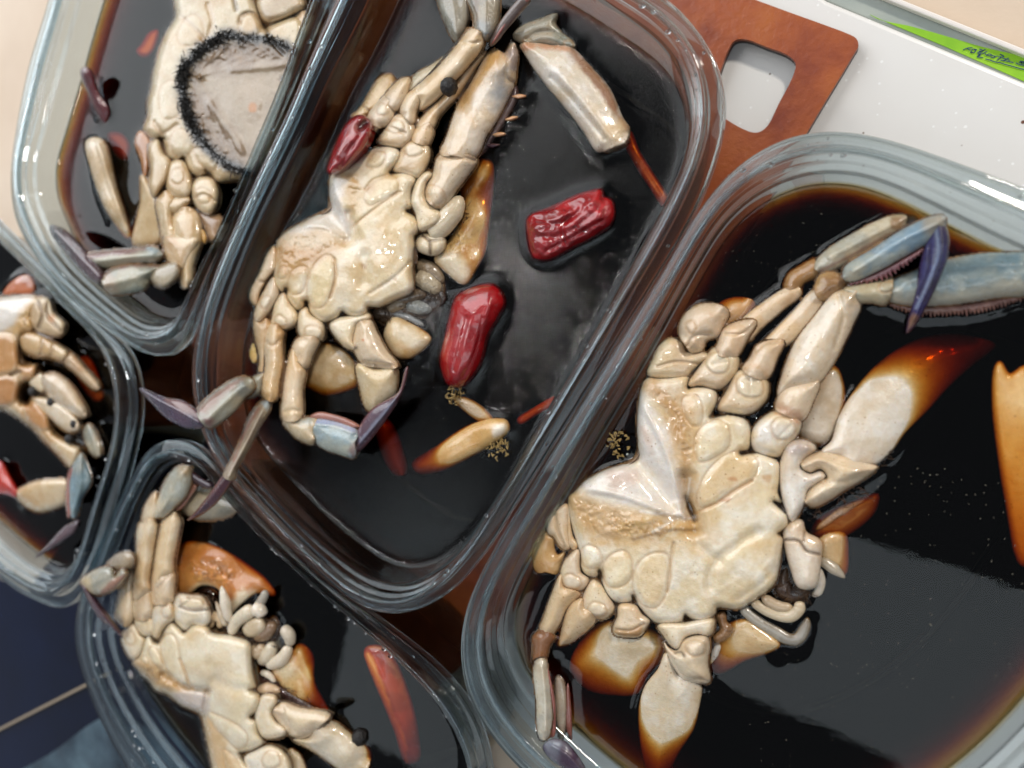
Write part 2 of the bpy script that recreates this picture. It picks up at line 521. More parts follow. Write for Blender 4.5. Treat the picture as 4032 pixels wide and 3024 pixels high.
def smooth_loop(p, k=2):
    for _ in range(k):
        p = .25 * np.roll(p, 1, 0) + .5 * p + .25 * np.roll(p, -1, 0)
    return p

def inward(p, d):
    t = np.roll(p, -1, 0) - np.roll(p, 1, 0)
    t /= np.linalg.norm(t, axis=1)[:, None]
    n = np.stack([-t[:, 1], t[:, 0]], 1)           # counter-clockwise loop: left is inside
    return p + n * d

NR = 384
HT = .065
def container(label, F, I, zbase, level):
    zr = zbase + HT
    zf = zr - .0042
    Fw = P(F[:, 0], F[:, 1], zf)[:, :2]; Iw = P(I[:, 0], I[:, 1], zr - .001)[:, :2]
    Fw = catmull(Fw, True, 8); Iw = catmull(Iw, True, 8)
    c = Iw.mean(0)
    Fc = smooth_loop(by_angle(Fw, c, NR), 16); Ic = smooth_loop(by_angle(Iw, c, NR), 16)
    mix = lambda u: Fc + (Ic - Fc) * u
    bottom_ = zbase + .0002
    rim_w = np.linalg.norm(Ic - Fc, axis=1).mean() * 1000       # mm
    def fillet(pts, r=.28):
        """cut every corner of a profile (mm) with two points so that the edges stay crisp"""
        out = [pts[0]]
        for p0, p1, p2 in zip(pts[:-2], pts[1:-1], pts[2:]):
            p0, p1, p2 = map(np.array, (p0, p1, p2))
            for q_ in (p0, p2):
                L_ = np.linalg.norm(q_ - p1)
                out.append(tuple(p1 + (q_ - p1) * min(r / L_, .4)))
        return out + [pts[-1]]
    def loop_at(x):                                  # x: mm inwards from the outer lip
        return mix(x / rim_w) if x <= rim_w else inward(Ic, (x - rim_w) * .001)
    w_ = rim_w
    up = fillet([(0, -7.8), (0, -4.3), (.6, -3.9), (w_ * .40, -3.9), (w_ * .45, -.25), (w_ * .49, 0), (w_ * .58, 0), (w_ * .63, -.5), (w_ * .66, -2.3), (w_ * .80, -2.6), (w_ * .85, -4.6), (w_ * .97, -5.0), (w_ + .6, -6.2), (w_ + 1.6, -9), (w_ + 3.3, -14)], .22)
    up += [(w_ + a_, b_) for a_, b_ in ((3.9, -24), (4.6, -36), (5.3, -46), (6.2, -54), (8., -59.5), (11., -62.6), (15., -63.6), (20, -63.8))]
    bz = (bottom_ - zr) * 1000
    lowp = [(w_ + a_, b_) for a_, b_ in ((20, bz), (15, bz), (10.3, bz + .6), (7.0, bz + 4), (5.2, -53), (4.2, -46), (3.5, -36), (2.8, -24))]
    lowp += fillet([(w_ + 2.2, -14), (w_ + .6, -9.5), (w_ - .5, -6.6), (w_ * .95, -6.0), (w_ * .80, -5.6), (w_ * .76, -3.6), (w_ * .61, -3.3), (w_ * .58, -1.2), (w_ * .50, -1.1), (w_ * .46, -4.7), (w_ * .42, -4.95), (.9, -4.95), (.75, -5.2), (.75, -7.8)], .22)
    prof = [(loop_at(x), zr + z_ * .001) for x, z_ in up]
    top_n = len(prof)
    prof += [(loop_at(x), zr + z_ * .001) for x, z_ in lowp]
    V = np.concatenate([np.column_stack([l, np.full(NR, z)]) for l, z in prof])
    n = len(prof)
    F_ = []
    for k in range(n):
        a, b = k * NR, ((k + 1) % n) * NR
        if k == top_n - 1: continue                    # floor: closed by two caps
        for i in range(NR):
            j = (i + 1) % NR
            F_.append((a + i, a + j, b + j, b + i))
    F_.append(tuple(range((top_n - 1) * NR, top_n * NR)))
    F_.append(tuple(reversed(range(top_n * NR, (top_n + 1) * NR))))
    o = mesh_obj('plastic_tray', V, F_, PLASTIC)
    tag(o, label, 'food tray', 'clear plastic trays packed side by side')
    import bmesh
    bm = bmesh.new(); bm.from_mesh(o.data); bmesh.ops.recalc_face_normals(bm, faces=bm.faces); bm.to_mesh(o.data); bm.free()
    # the sauce it holds
    zs = zr - level
    offs = [(1.2, -7.4), (1.6, -9), (3.3, -14), (3.9, -24), (4.6, -36), (5.3, -46), (6.2, -54), (8., -59.5), (11., -62.6), (15., -63.6), (20, -63.8)]
    o_at = lambda dz: np.interp(-dz, [-q[1] for q in offs], [q[0] for q in offs])
    top = inward(Ic, (o_at(-level * 1000) - .25) * .001)
    return dict(zr=zr, zs=zs, Ic=Ic, Fc=Fc, top=top, tray=o, o_at=o_at, c=c)

def fill_sauce(ct, label, near_pts, mat=None):
    """a closed body of sauce: its top is a polar sheet that climbs the wall and the things standing in it"""
    zs, zr, c = ct['zs'], ct['zr'], ct['c']
    top = by_angle(catmull(ct['top'], True, 3), c, 640)
    NA = len(top)
    rad = np.hypot(*(top - c).T).mean()
    ts = [1 - d / rad for d in np.concatenate([np.arange(0, .004, .00035), np.arange(.004, rad * .96, .0008)])]
    q = np.concatenate([c + (top - c) * t for t in ts])
    z = np.full(len(q), zs)
    z += .0010 * np.exp(-np.repeat((1 - np.array(ts)) * rad, NA) / .0013)
    if len(near_pts):
        kd = kdtree.KDTree(len(near_pts))
        for i, p in enumerate(near_pts): kd.insert((p[0], p[1], 0), i)
        kd.balance()
        d = np.array([kd.find((a, b, 0))[2] for a, b in q])
        z += .0008 * np.exp(-np.maximum(d - .0003, 0) / .0015)
    V = [np.column_stack([q, z])]
    nt_ = len(ts)
    F_ = []
    i = np.arange(NA); j = (i + 1) % NA
    for k in range(nt_ - 1):
        F_.append(np.stack([k * NA + i, k * NA + j, (k + 1) * NA + j, (k + 1) * NA + i], 1))
    base = nt_ * NA
    prev = 0
    for dz in (-14, -20, -26, -30, -36, -42, -46, -50, -54, -57, -59.5, -61, -62.6, -63.2):
        if dz * .001 + zr > zs - .002: continue
        d_in = (ct['o_at'](dz) - ct['o_at']((zs - zr) * 1000)) * .001
        ring = inward(top, d_in)
        V.append(np.column_stack([ring, np.full(NA, zr + dz * .001)]))
        F_.append(np.stack([prev + j, prev + i, base + i, base + j], 1))
        prev = base; base += NA
    faces = [tuple(int(x) for x in f) for f in np.concatenate(F_)]
    faces.append(tuple(range((nt_ - 1) * NA, nt_ * NA)))
    faces.append(tuple(reversed(range(prev, prev + NA))))
    o = mesh_obj('soy_sauce', np.concatenate(V), faces, mat or SAUCE)
    import bmesh
    bm = bmesh.new(); bm.from_mesh(o.data); bmesh.ops.recalc_face_normals(bm, faces=bm.faces); bm.to_mesh(o.data); bm.free()
    tag(o, label, 'soy sauce', kind='stuff')
    return o

F2 = px('Z:1620,-480 1760,-450 2100,-290 2420,-120 2639,0 2771,149 2838,273 2860,414 2835,560 2750,800 2430,1330 2105,1855 2004,2015 1924,2152 1856,2235 1790,2318 1701,2379 1620,2412 1534,2420 1440,2398 1350,2340 1215,2215 1026,2020 928,1920 852,1818 798,1700 760,1571 752,1436 767,1350 786,1253 840,1090 924,900 1055,600 1135,430 1316,0 1440,-290 1520,-425')
I2 = px('Z:1640,-370 1760,-330 2000,-220 2250,-100 2407,0 2548,91 2647,190 2697,315 2713,464 2690,610 2600,800 2350,1250 2101,1680 2000,1860 1895,2030 1800,2170 1740,2235 1662,2295 1590,2325 1512,2326 1440,2305 1384,2275 1300,2212 1170,2100 1036,1960 930,1840 880,1770 840,1690 820,1604 812,1517 815,1408 828,1300 856,1198 894,1090 970,900 1153,524 1247,307 1327,152 1403,0 1520,-270 1570,-340')
F3 = px('Z:3028,571 3140,527 3301,513 3420,530 3525,555 4032,737 4500,925 4850,1080 5000,1220 5010,1450 4870,1800 4600,2400 4270,2900 3950,3220 3620,3420 3230,3530 2900,3510 2600,3410 2300,3230 2036,3024 1952,2925 1857,2785 1815,2640 1812,2500 1840,2370 1900,2240 2115,1880 2440,1345 2600,1085 2760,815 2880,670')
I3 = px('Z:2929,770 3028,712 3152,663 3277,650 3401,663 3525,704 4032,952 4500,1150 4780,1280 4860,1400 4830,1600 4650,2020 4400,2440 4150,2790 3850,3090 3550,3280 3200,3390 2880,3370 2620,3260 2380,3090 2197,2925 2060,2780 1975,2629 1953,2490 1970,2380 2030,2250 2193,1960 2350,1690 2530,1390 2700,1080 2820,880')
F1 = px('Z:300,-450 190,0 114,253 63,506 41,684 57,854 108,963 244,1147 407,1288 542,1380 624,1405 690,1385 735,1330 762,1250 830,1060 905,895 1040,590 1115,430 1295,0 1400,-250 1430,-400 1380,-520 1200,-640 800,-840 560,-920 450,-880 380,-720')
I1 = px('Z:400,-400 278,0 209,253 146,475 104,633 112,760 163,900 200,975 282,1072 434,1208 515,1268 575,1284 635,1270 690,1220 730,1150 790,1040 850,935 1000,579 1098,325 1145,174 1205,0 1300,-250 1320,-340 1270,-430 1150,-510 800,-680 580,-790 500,-770 440,-620')
F4 = px('Z:0,892 94,985 200,1090 311,1215 405,1295 499,1390 535,1506 539,1636 499,1832 434,2049 393,2200 318,2344 239,2399 164,2374 50,2314 -100,2190 -400,1900 -650,1540 -720,1300 -650,1080 -480,880 -280,740 -120,780')
I4 = px('Z:0,975 29,1000 145,1112 217,1186 330,1305 385,1405 415,1521 425,1651 398,1796 340,1970 270,2185 225,2255 164,2275 109,2255 30,2200 -80,2100 -350,1830 -560,1500 -600,1310 -530,1120 -390,960 -240,860 -120,890')
F5 = px('Z:318,2331 292,2464 300,2570 333,2685 372,2790 429,2906 495,3024 640,3230 880,3470 1150,3620 1400,3640 1650,3560 1850,3380 1930,3180 1924,3024 1868,2824 1800,2720 1701,2618 1473,2440 1285,2302 1140,2168 1010,2035 905,1918 840,1822 765,1752 673,1728 610,1750 560,1795 520,1874 470,1960 410,2090 348,2230')
I5 = px('Z:430,2330 410,2440 418,2530 448,2640 525,2785 630,2940 700,3025 830,3190 1000,3350 1200,3450 1400,3460 1600,3380 1770,3200 1822,3024 1780,2910 1735,2830 1670,2746 1595,2668 1470,2540 1350,2423 1190,2275 1015,2110 863,1940 815,1880 760,1842 700,1822 650,1830 605,1860 565,1920 530,1990 500,2080 460,2200')

C1 = container('clear tray at the top left holding the crab with a black-ringed belly', F1, I1, Z_SLAB + .0003, .013)
C2 = container('clear tray in the middle of the row with three red chilies inside', F2, I2, Z_BOARD + .0003, .016)
C3 = container('largest clear tray on the right, its crab facing a wide dark pool of sauce', F3, I3, Z_BOARD + .0003, .0100)
C4 = container('clear tray at the left edge holding the folded orange-bellied crab', F4, I4, Z_SLAB + .0003, .012)
C5 = container('clear tray at the bottom left with a crab lying beside a long reddish shell', F5, I5, Z_SLAB + .0003, .0095)
# ------------------------------------------------------------------ relief pieces: shells, segments, membranes
PIECES = {}
NEAR = {k: [] for k in range(1, 6)}
CTS = {1: C1, 2: C2, 3: C3, 4: C4, 5: C5}
CREAM, PALE, TAN, SHADOWTAN, GREY, BLUE, PURPLE, AMBER, ORANGE, REDBROWN, DARK, WHITE = (
    '#E2D0AF', '#DDCAB0', '#D2B388', '#C7A67C', '#A7A79C', '#93A7B2', '#4B3150', '#C08A45', '#C9803A', '#8A4A3A', '#231C18', '#E9E4DE')

def zfield(z, q, zs):
    """height in metres of the middle plane at pixels q; z is mm above the sauce: number or (pixel spec, [values])"""
    if isinstance(z, (int, float)):
        z = z if z > 0 else z * .62
        return np.full(len(q), zs + z * .001)
    pts, vals = px(z[0]), np.array([v if v > 0 else v * .62 for v in z[1]], float)
    if len(pts) == 2:
        e = pts[1] - pts[0]
        t = np.clip(((q - pts[0]) @ e) / (e @ e), -.15, 1.15)
        return zs + (vals[0] + (vals[1] - vals[0]) * t) * .001
    w = np.stack([1 / (((q - p) ** 2).sum(1) + 900.) ** 1.25 for p in pts], 1)
    return zs + (w @ vals / w.sum(1)) * .001

def relief(name, tray, spec, z=2.0, T=None, parent=None, col=CREAM, col2=None, feats=(), cell=4.0, R=None, mat=None, edge=None, tb=None, n=4, seed=None, thick=.80, ripple=.07, flat=.85, grow=None, ends=None):
    ct = CTS[tray] if tray else dict(zs=Z_BOARD)
    poly = catmull(px(spec), True, n)
    grow = grow if grow is not None else (5.0 if name in ('leg_segment', 'claw_segment') else 6.0 if cell >= 4 else 1.5)
    ar = np.sum(poly[:, 0] * np.roll(poly[:, 1], -1) - np.roll(poly[:, 0], -1) * poly[:, 1])
    tn = np.roll(poly, -1, 0) - np.roll(poly, 1, 0)
    tn /= np.linalg.norm(tn, axis=1)[:, None] + 1e-9
    poly = poly + np.stack([tn[:, 1], -tn[:, 0]], 1) * (grow if ar > 0 else -grow)
    q, s, quads, (ny, nx) = grid_region(poly, cell)
    seed = seed if seed is not None else random.randrange(1000)
    smax = max(s.max(), 1e-3)
    R = R or smax * (.94 if name in ('leg_segment', 'claw_segment', 'leg_tip') or mat is not None else .72)
    zm = zfield(z, q, ct['zs'])
    c = q[s.argmax()]
    mmpp = np.linalg.norm(P(c[0] + 1, c[1], zm.mean()) - P(c[0], c[1], zm.mean())) * 1000
    if T is None: T = R * mmpp * thick
    # smooth the capped distance so no sharp medial crease is left
    u = np.clip(s, 0, R).reshape(ny, nx)
    ins = (s > 0).reshape(ny, nx)
    for _ in range(max(2, int(R / cell * .25))):
        p_ = np.pad(u, 1, mode='edge')
        b = (p_[:-2, 1:-1] + p_[2:, 1:-1] + p_[1:-1, :-2] + p_[1:-1, 2:] + 4 * u) / 8
        u = np.where(ins, b, u)
    u = np.clip(u.ravel() / R, 0, 1)
    dend = None
    if ends is None: ends = name in ('walking_leg', 'leg_segment', 'claw_arm', 'claw_segment', 'claw_hand', 'leg_piece', 'claw_joint') and mat is None
    if ends:
        qi = q[s > 0]
        cc_ = qi.mean(0); ev, evec = np.linalg.eigh(np.cov((qi - cc_).T))
        if ev[1] / ev[0] > 1.5:
            ax = evec[:, 1]
            al = (poly - cc_) @ ax
            tt_ = np.roll(poly, -1, 0) - poly
            tt_ /= np.linalg.norm(tt_, axis=1)[:, None] + 1e-9
            ext = np.where(al > 0, al.max(), -al.min())
            isend = (np.abs(tt_ @ ax) < .62) & (np.abs(al) > .55 * ext)
            nx_ = np.roll(poly, -1, 0)
            if isend.any() and not isend.all():
                def sd_(mask):
                    best = np.full(len(q), 1e18)
                    for A_, B_ in zip(poly[mask], nx_[mask]):
                        e_ = B_ - A_
                        t_ = np.clip(((q - A_) @ e_) / (e_ @ e_ + 1e-12), 0, 1)
                        best = np.minimum(best, ((q - A_ - t_[:, None] * e_) ** 2).sum(1))
                    return np.sqrt(best)
                dside, dend = sd_(~isend), sd_(isend)
                u2 = np.minimum(np.clip(dside / R, 0, 1), np.clip(.66 + dend / (1.2 * R), 0, 1))
                k_ = np.maximum(u, u2).reshape(ny, nx)
                for _ in range(2):
                    p_ = np.pad(k_, 1, mode='edge')
                    k_ = np.where(ins, (p_[:-2, 1:-1] + p_[2:, 1:-1] + p_[1:-1, :-2] + p_[1:-1, 2:] + 4 * k_) / 8, k_)
                u = np.where(s > 0, np.clip(k_.ravel(), 0, 1), 0)
    prof = np.sqrt(np.clip(1 - (1 - u) ** 2, 0, 1)) * flat + u * (1 - flat)
    if name in ('body', 'walking_leg', 'claw_arm'):
        # hard plates: a short rounded lip, then a gently domed face
        us = np.clip(s, 0, smax).reshape(ny, nx)
        for _ in range(int(smax / cell * .3) + 2):
            p_ = np.pad(us, 1, mode='edge')
            us = np.where(ins, (p_[:-2, 1:-1] + p_[2:, 1:-1] + p_[1:-1, :-2] + p_[1:-1, 2:] + 4 * us) / 8, us)
        ue = np.clip(np.minimum(s, us.ravel()) / (34.0 if name == 'body' else min(34.0, smax * .5)), 0, 1)
        ub = np.clip(us.ravel() / smax, 0, 1)
        prof = .62 * np.sqrt(1 - (1 - ue) ** 2) + .38 * np.sqrt(1 - (1 - ub) ** 2)
    h = T * prof
    nz = fbm(q, 90, seed) - .5
    h += (nz * T * ripple * 2 * np.minimum(u * 3, 1))
    c1 = lin(col); c2 = lin(col2 or col)
    k = sstep((fbm(q, 70, seed + 11) - .3) / .4)[:, None]
    C = c1 * (1 - k) + c2 * k if col2 else np.repeat(c1[None], len(q), 0)
    if dend is not None:
        a = (.34 * np.exp(-dend / (.4 * R + 6)) * (.5 + fbm(q, 40, seed + 17)))[:, None]
        C = C * (1 - a) + C * np.array([.72, .55, .40]) * a
    if mat is None or mat is SHELL:
        g1 = (.30 * sstep((fbm(q, 150, seed + 61) - .46) / .25))[:, None]; C = C * (1 - g1) + C * np.array([.90, .90, .93]) * g1
        g2 = (.42 * sstep((fbm(q, 110, seed + 67) - .50) / .22))[:, None]; C = C * (1 - g2) + C * np.array([.93, .78, .58]) * g2
    mt_ = (sstep((fbm(q, 26, seed + 41) - .56) / .22) * .16)[:, None]
    C = C * (1 - mt_) + C * np.array([.80, .66, .50]) * mt_
    for f in feats:
        kind = f[0]
        if kind == 'g':                                    # groove: spec, width px, depth mm, colour, amount
            line = catmull(px(f[1]), False, 5)
            d, _, _ = seg_dist(q, line, False)
            w = np.exp(-(d / f[2]) ** 2)
            h -= f[3] * w
            if len(f) > 4:
                a = (f[5] * w)[:, None]; C = C * (1 - a) + lin(f[4]) * a
        elif kind == 'b':                                  # bulge: spec, height mm, feather px, colour, amount
            pl = catmull(px(f[1]), True, 4)
            d, _, i = seg_dist(q, pl, True)
            w = sstep(np.where(i, d, -d * .0) / f[3]) if f[2] >= 0 else sstep(np.where(i, d, 0) / f[3])
            h += f[2] * w * (.42 if f[2] > 0 else 1)
            rim = np.exp(-(d / 5) ** 2)
            h -= abs(f[2]) * .22 * rim
            a = (.42 * rim)[:, None]; C = C * (1 - a) + lin('#B98D5C') * a
            if len(f) > 4:
                a = (f[5] * w)[:, None]; C = C * (1 - a) + lin(f[4]) * a
        elif kind == 'c':                                  # pigment patch: spec, colour, amount, feather px
            pl = catmull(px(f[1]), True, 4)
            d, _, i = seg_dist(q, pl, True)
            sd = np.where(i, d, -d) + (fbm(q, 34, seed + 21) - .5) * f[4] * 1.6
            a = (f[3] * sstep(sd / f[4] * .5 + .5))[:, None]; C = C * (1 - a) + lin(f[2]) * a
        elif kind == 'n':                                  # crumpled patch: spec, scale px, amp mm
            pl = catmull(px(f[1]), True, 4)
            d, _, i = seg_dist(q, pl, True)
            w = sstep(np.where(i, d, 0) / 30)
            nn = fbm(q, f[2], seed + 31); n2 = fbm(q, f[2] * .4, seed + 37)
            h += f[3] * w * ((nn - .5) * 1.7 + (n2 - .5) * .8 - .35 * np.exp(-((nn - .5) / .05) ** 2))
            pc_ = f[4] if len(f) > 4 else '#7A5526'
            a = (.5 * w * sstep((n2 - .42) * 4))[:, None]; C = C * (1 - a) + lin(pc_) * a
            a = (.5 * w * sstep((nn - .60) * 9))[:, None]; C = C * (1 - a) + np.minimum(C * 1.7, .85) * a
        elif kind == 'd':                                  # pigment line and painted highlight: spec, width, colour, amount
            line = catmull(px(f[1]), False, 5)
            d, _, _ = seg_dist(q, line, False)
            a = (f[4] * np.exp(-(d / (f[2] * (.45 + 1.1 * fbm(q, 30, seed + 51)))) ** 2))[:, None]; C = C * (1 - a) + lin(f[3]) * a
        elif kind == 'e':                                  # elongated ridge: spec, width, height
            line = catmull(px(f[1]), False, 5)
            d, _, _ = seg_dist(q, line, False)
            h += f[3] * np.exp(-(d / f[2]) ** 2) * np.minimum(u * 2, 1)
    if name == 'leg_tip': C = C * .7
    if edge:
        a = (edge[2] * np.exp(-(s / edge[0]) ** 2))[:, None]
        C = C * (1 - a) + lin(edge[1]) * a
    h = np.where(s <= 0, np.minimum(h, 0) * 0, h)
    top = P(q[:, 0], q[:, 1], zm + h * .001)
    tb = T * .8 if tb is None else tb
    bot = P(q[:, 0], q[:, 1], zm)
    bot[:, 2] = zm - tb * prof * .001
    used = np.zeros(len(q), bool); used[quads.ravel()] = True
    rm = np.cumsum(used) - 1
    nU = int(used.sum())
    rim = used & (s <= 0)
    qa = rm[quads]
    # the underside shares the rim points
    bidx = np.full(len(q), -1)
    inner = used & ~rim
    bidx[inner] = nU + np.arange(int(inner.sum()))
    bidx[rim] = rm[rim]
    qb = bidx[quads][:, ::-1]
    V = np.concatenate([top[used], bot[inner]])
    CC = np.concatenate([C[used], C[inner]])
    o = mesh_obj(name, V, np.concatenate([qa, qb]), mat or SHELL, parent, True, CC)
    r0 = parent
    while r0 is not None and r0.parent is not None: r0 = r0.parent
    if r0 is not None and name in ('body', 'walking_leg', 'leg_segment', 'claw_arm', 'claw_segment', 'leg_piece') and zm.mean() > ct['zs'] - .0004:
        PIECES.setdefault(r0.name, []).append((poly, z, T, R, tray))
    if tray:
        pd = resample(poly, max(16, int(np.linalg.norm(np.roll(poly, -1, 0) - poly, axis=1).sum() / 6)))
        r = P(pd[:, 0], pd[:, 1], zfield(z, pd, ct['zs']))
        m = (r[:, 2] - ct['zs'] < .0045) & (r[:, 2] - ct['zs'] > -.0008)
        NEAR[tray] += [tuple(x) for x in r[m]]
    return o

def tube(name, tray, spec, zs_, wid, parent=None, col=GREY, mat=None, sides=10, flat=.8, tip=True):
    """a tapering rod along pixels: heights mm above sauce, half widths in px"""
    ct = CTS[tray] if tray else dict(zs=Z_BOARD)
    k = px(spec)
    t = np.linspace(0, 1, len(k))
    c = catmull(k, False, 6)
    tt = np.linspace(0, 1, len(c))
    z = np.interp(tt, np.linspace(0, 1, len(zs_)), zs_)
    w = np.interp(tt, np.linspace(0, 1, len(wid)), wid)
    p = P(c[:, 0], c[:, 1], ct['zs'] + z * .001)
    p[:, 2] += 0
    mm = np.linalg.norm(P(c[:, 0] + 1, c[:, 1], ct['zs'] + z * .001) - p, axis=1)
    r = w * mm
    d = np.gradient(p, axis=0); d /= np.linalg.norm(d, axis=1)[:, None] + 1e-12
    side = np.cross(d, [0, 0, 1.]); side /= np.linalg.norm(side, axis=1)[:, None] + 1e-12
    up = np.cross(side, d)
    V = []
    e = np.minimum(1, np.minimum(np.arange(len(c)), np.arange(len(c))[::-1]) / 2 + .35)
    for i in range(len(c)):
        for s in range(sides):
            a = 2 * math.pi * s / sides
            V.append(p[i] + r[i] * e[i] * (side[i] * math.cos(a) + up[i] * math.sin(a) * flat))
    F_ = [(i * sides + s, i * sides + (s + 1) % sides, (i + 1) * sides + (s + 1) % sides, (i + 1) * sides + s) for i in range(len(c) - 1) for s in range(sides)]
    F_ += [tuple(range(sides))[::-1], tuple((len(c) - 1) * sides + s for s in range(sides))]
    colr = np.repeat(lin(col)[None], len(V), 0)
    return mesh_obj(name, V, F_, mat or SHELL, parent, True, colr)

def saw(spec, width, teeth, out=1):
    """a serrated strip: pixel outline with teeth on one side of a line"""
    c = catmull(px(spec), False, 8)
    L = np.concatenate([[0], np.cumsum(np.linalg.norm(np.diff(c, axis=0), axis=1))])
    m = teeth * 2 + 1
    t = np.linspace(0, L[-1], m)
    p = np.stack([np.interp(t, L, c[:, k]) for k in range(2)], 1)
    g = np.gradient(p, axis=0); g /= np.linalg.norm(g, axis=1)[:, None]
    nrm = np.stack([-g[:, 1], g[:, 0]], 1) * out
    env = np.sin(np.linspace(.12, math.pi - .12, m)) ** .5
    hh = np.where(np.arange(m) % 2 == 0, .62, 1.0) * width * env * (.85 + .3 * rng.random(m))
    o = p + nrm * hh[:, None]
    al = np.concatenate([p, o[::-1]])
    return 'Z:' + ' '.join('%.1f,%.1f' % (a, b) for a, b in al)

def shift(spec, dx, dy):
    a = px(spec) + [dx, dy]
    return 'Z:' + ' '.join('%.1f,%.1f' % (x, y) for x, y in a)
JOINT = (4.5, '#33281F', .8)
SOFT = (6.0, '#A98A66', .3)

def joint_skin(root, grow=6.0, cell=5.0):
    """the soft skin that carries the plates and limb segments of one crab: one sheet just under their seams"""
    pcs = PIECES[root.name]
    tray = pcs[0][4]
    zs = CTS[tray]['zs']
    allp = np.concatenate([p[0] for p in pcs])
    lo, hi = allp.min(0) - 30, allp.max(0) + 30
    nx, ny = int((hi[0] - lo[0]) / cell) + 2, int((hi[1] - lo[1]) / cell) + 2
    gx, gy = np.meshgrid(lo[0] + np.arange(nx) * cell, lo[1] + np.arange(ny) * cell)
    q = np.stack([gx.ravel(), gy.ravel()], 1)
    Z = np.full(len(q), -1.0)
    for poly, z, T, R, _ in pcs:
        a, b = poly.min(0) - grow - 1, poly.max(0) + grow + 1
        m = np.nonzero((q[:, 0] > a[0]) & (q[:, 1] > a[1]) & (q[:, 0] < b[0]) & (q[:, 1] < b[1]))[0]
        if not len(m): continue
        d, _, i = seg_dist(q[m], poly[::2] if len(poly) > 60 else poly, True)
        sd = np.where(i, d, -d) + grow
        ok = sd > 0
        m, sd = m[ok], sd[ok]
        u = np.clip(sd / (min(R, 60) + grow), 0, 1)
        h = zfield(z, q[m], zs) + (T * .55 * np.sqrt(1 - (1 - u) ** 2) - .4) * .001
        h = np.where(sd > grow + 14, np.minimum(h, zfield(z, q[m], zs) + .0006), h)     # well under a plate: stay low
        Z[m] = np.maximum(Z[m], h)
    ok = (Z > -.5).reshape(ny, nx)
    Zg = np.where(ok, Z.reshape(ny, nx), 0)
    f = ok[:-1, :-1] & ok[1:, :-1] & ok[:-1, 1:] & ok[1:, 1:]
    ii, jj = np.nonzero(f)
    a = ii * nx + jj
    quads = np.stack([a, a + nx, a + nx + 1, a + 1], 1)
    used = np.zeros(len(q), bool); used[quads.ravel()] = True
    rm = np.cumsum(used) - 1
    V = P(q[used][:, 0], q[used][:, 1], Z[used])
    k = sstep((fbm(q[used], 50, 3) - .3) / .4)[:, None]
    C = lin('#866646') * (1 - k) + lin('#4A3726') * k
    return mesh_obj('joint_skin', V, rm[quads], SHELL, root, True, C)

def bristles(parent, tray, spec, n, length=46, col='#4A3828', z=1.0, spread=40, wide=1.0):
    """fine stiff hairs round the mouth: too fine to count, one joined part"""
    line = catmull(px(spec), False, 8)
    V, F_ = [], []
    for _ in range(n):
        c = line[random.randrange(len(line))] + rng.normal(0, 1, 2) * spread * .35
        a = random.random() * 6.28
        l = length * random.uniform(.4, 1)
        e = c + np.array([math.cos(a), math.sin(a)]) * l
        m = (c + e) / 2 + rng.normal(0, 1, 2) * 5
        z0 = CTS[tray]['zs'] + (z + random.uniform(-.6, 1.2)) * .001
        k = len(V)
        for pt, w, dz in ((c, 1.0, 0), (m, .8, .0006), (e, .15, .0004)):
            p = P(pt[0], pt[1], z0 + dz)
            d = np.array([-math.sin(a), math.cos(a), 0]) * .00013 * w * wide
            V += [p + d, p - d, p + np.array([0, 0, .00018 * w * wide])]
        for m_ in (0, 3):
            for j in range(3):
                F_.append((k + m_ + j, k + m_ + (j + 1) % 3, k + m_ + 3 + (j + 1) % 3, k + m_ + 3 + j))
    o = mesh_obj('bristles', V, F_, DULL, parent, False, np.repeat(lin(col)[None], len(V), 0))
    o['kind'] = 'stuff'
    return o
def crab(tray, spec, label):
    p = px(spec)[0]
    return empty('crab', tuple(P(p[0], p[1], CTS[tray]['zs'] - .006)), label, 'crab', 'marinated crabs lying belly up')

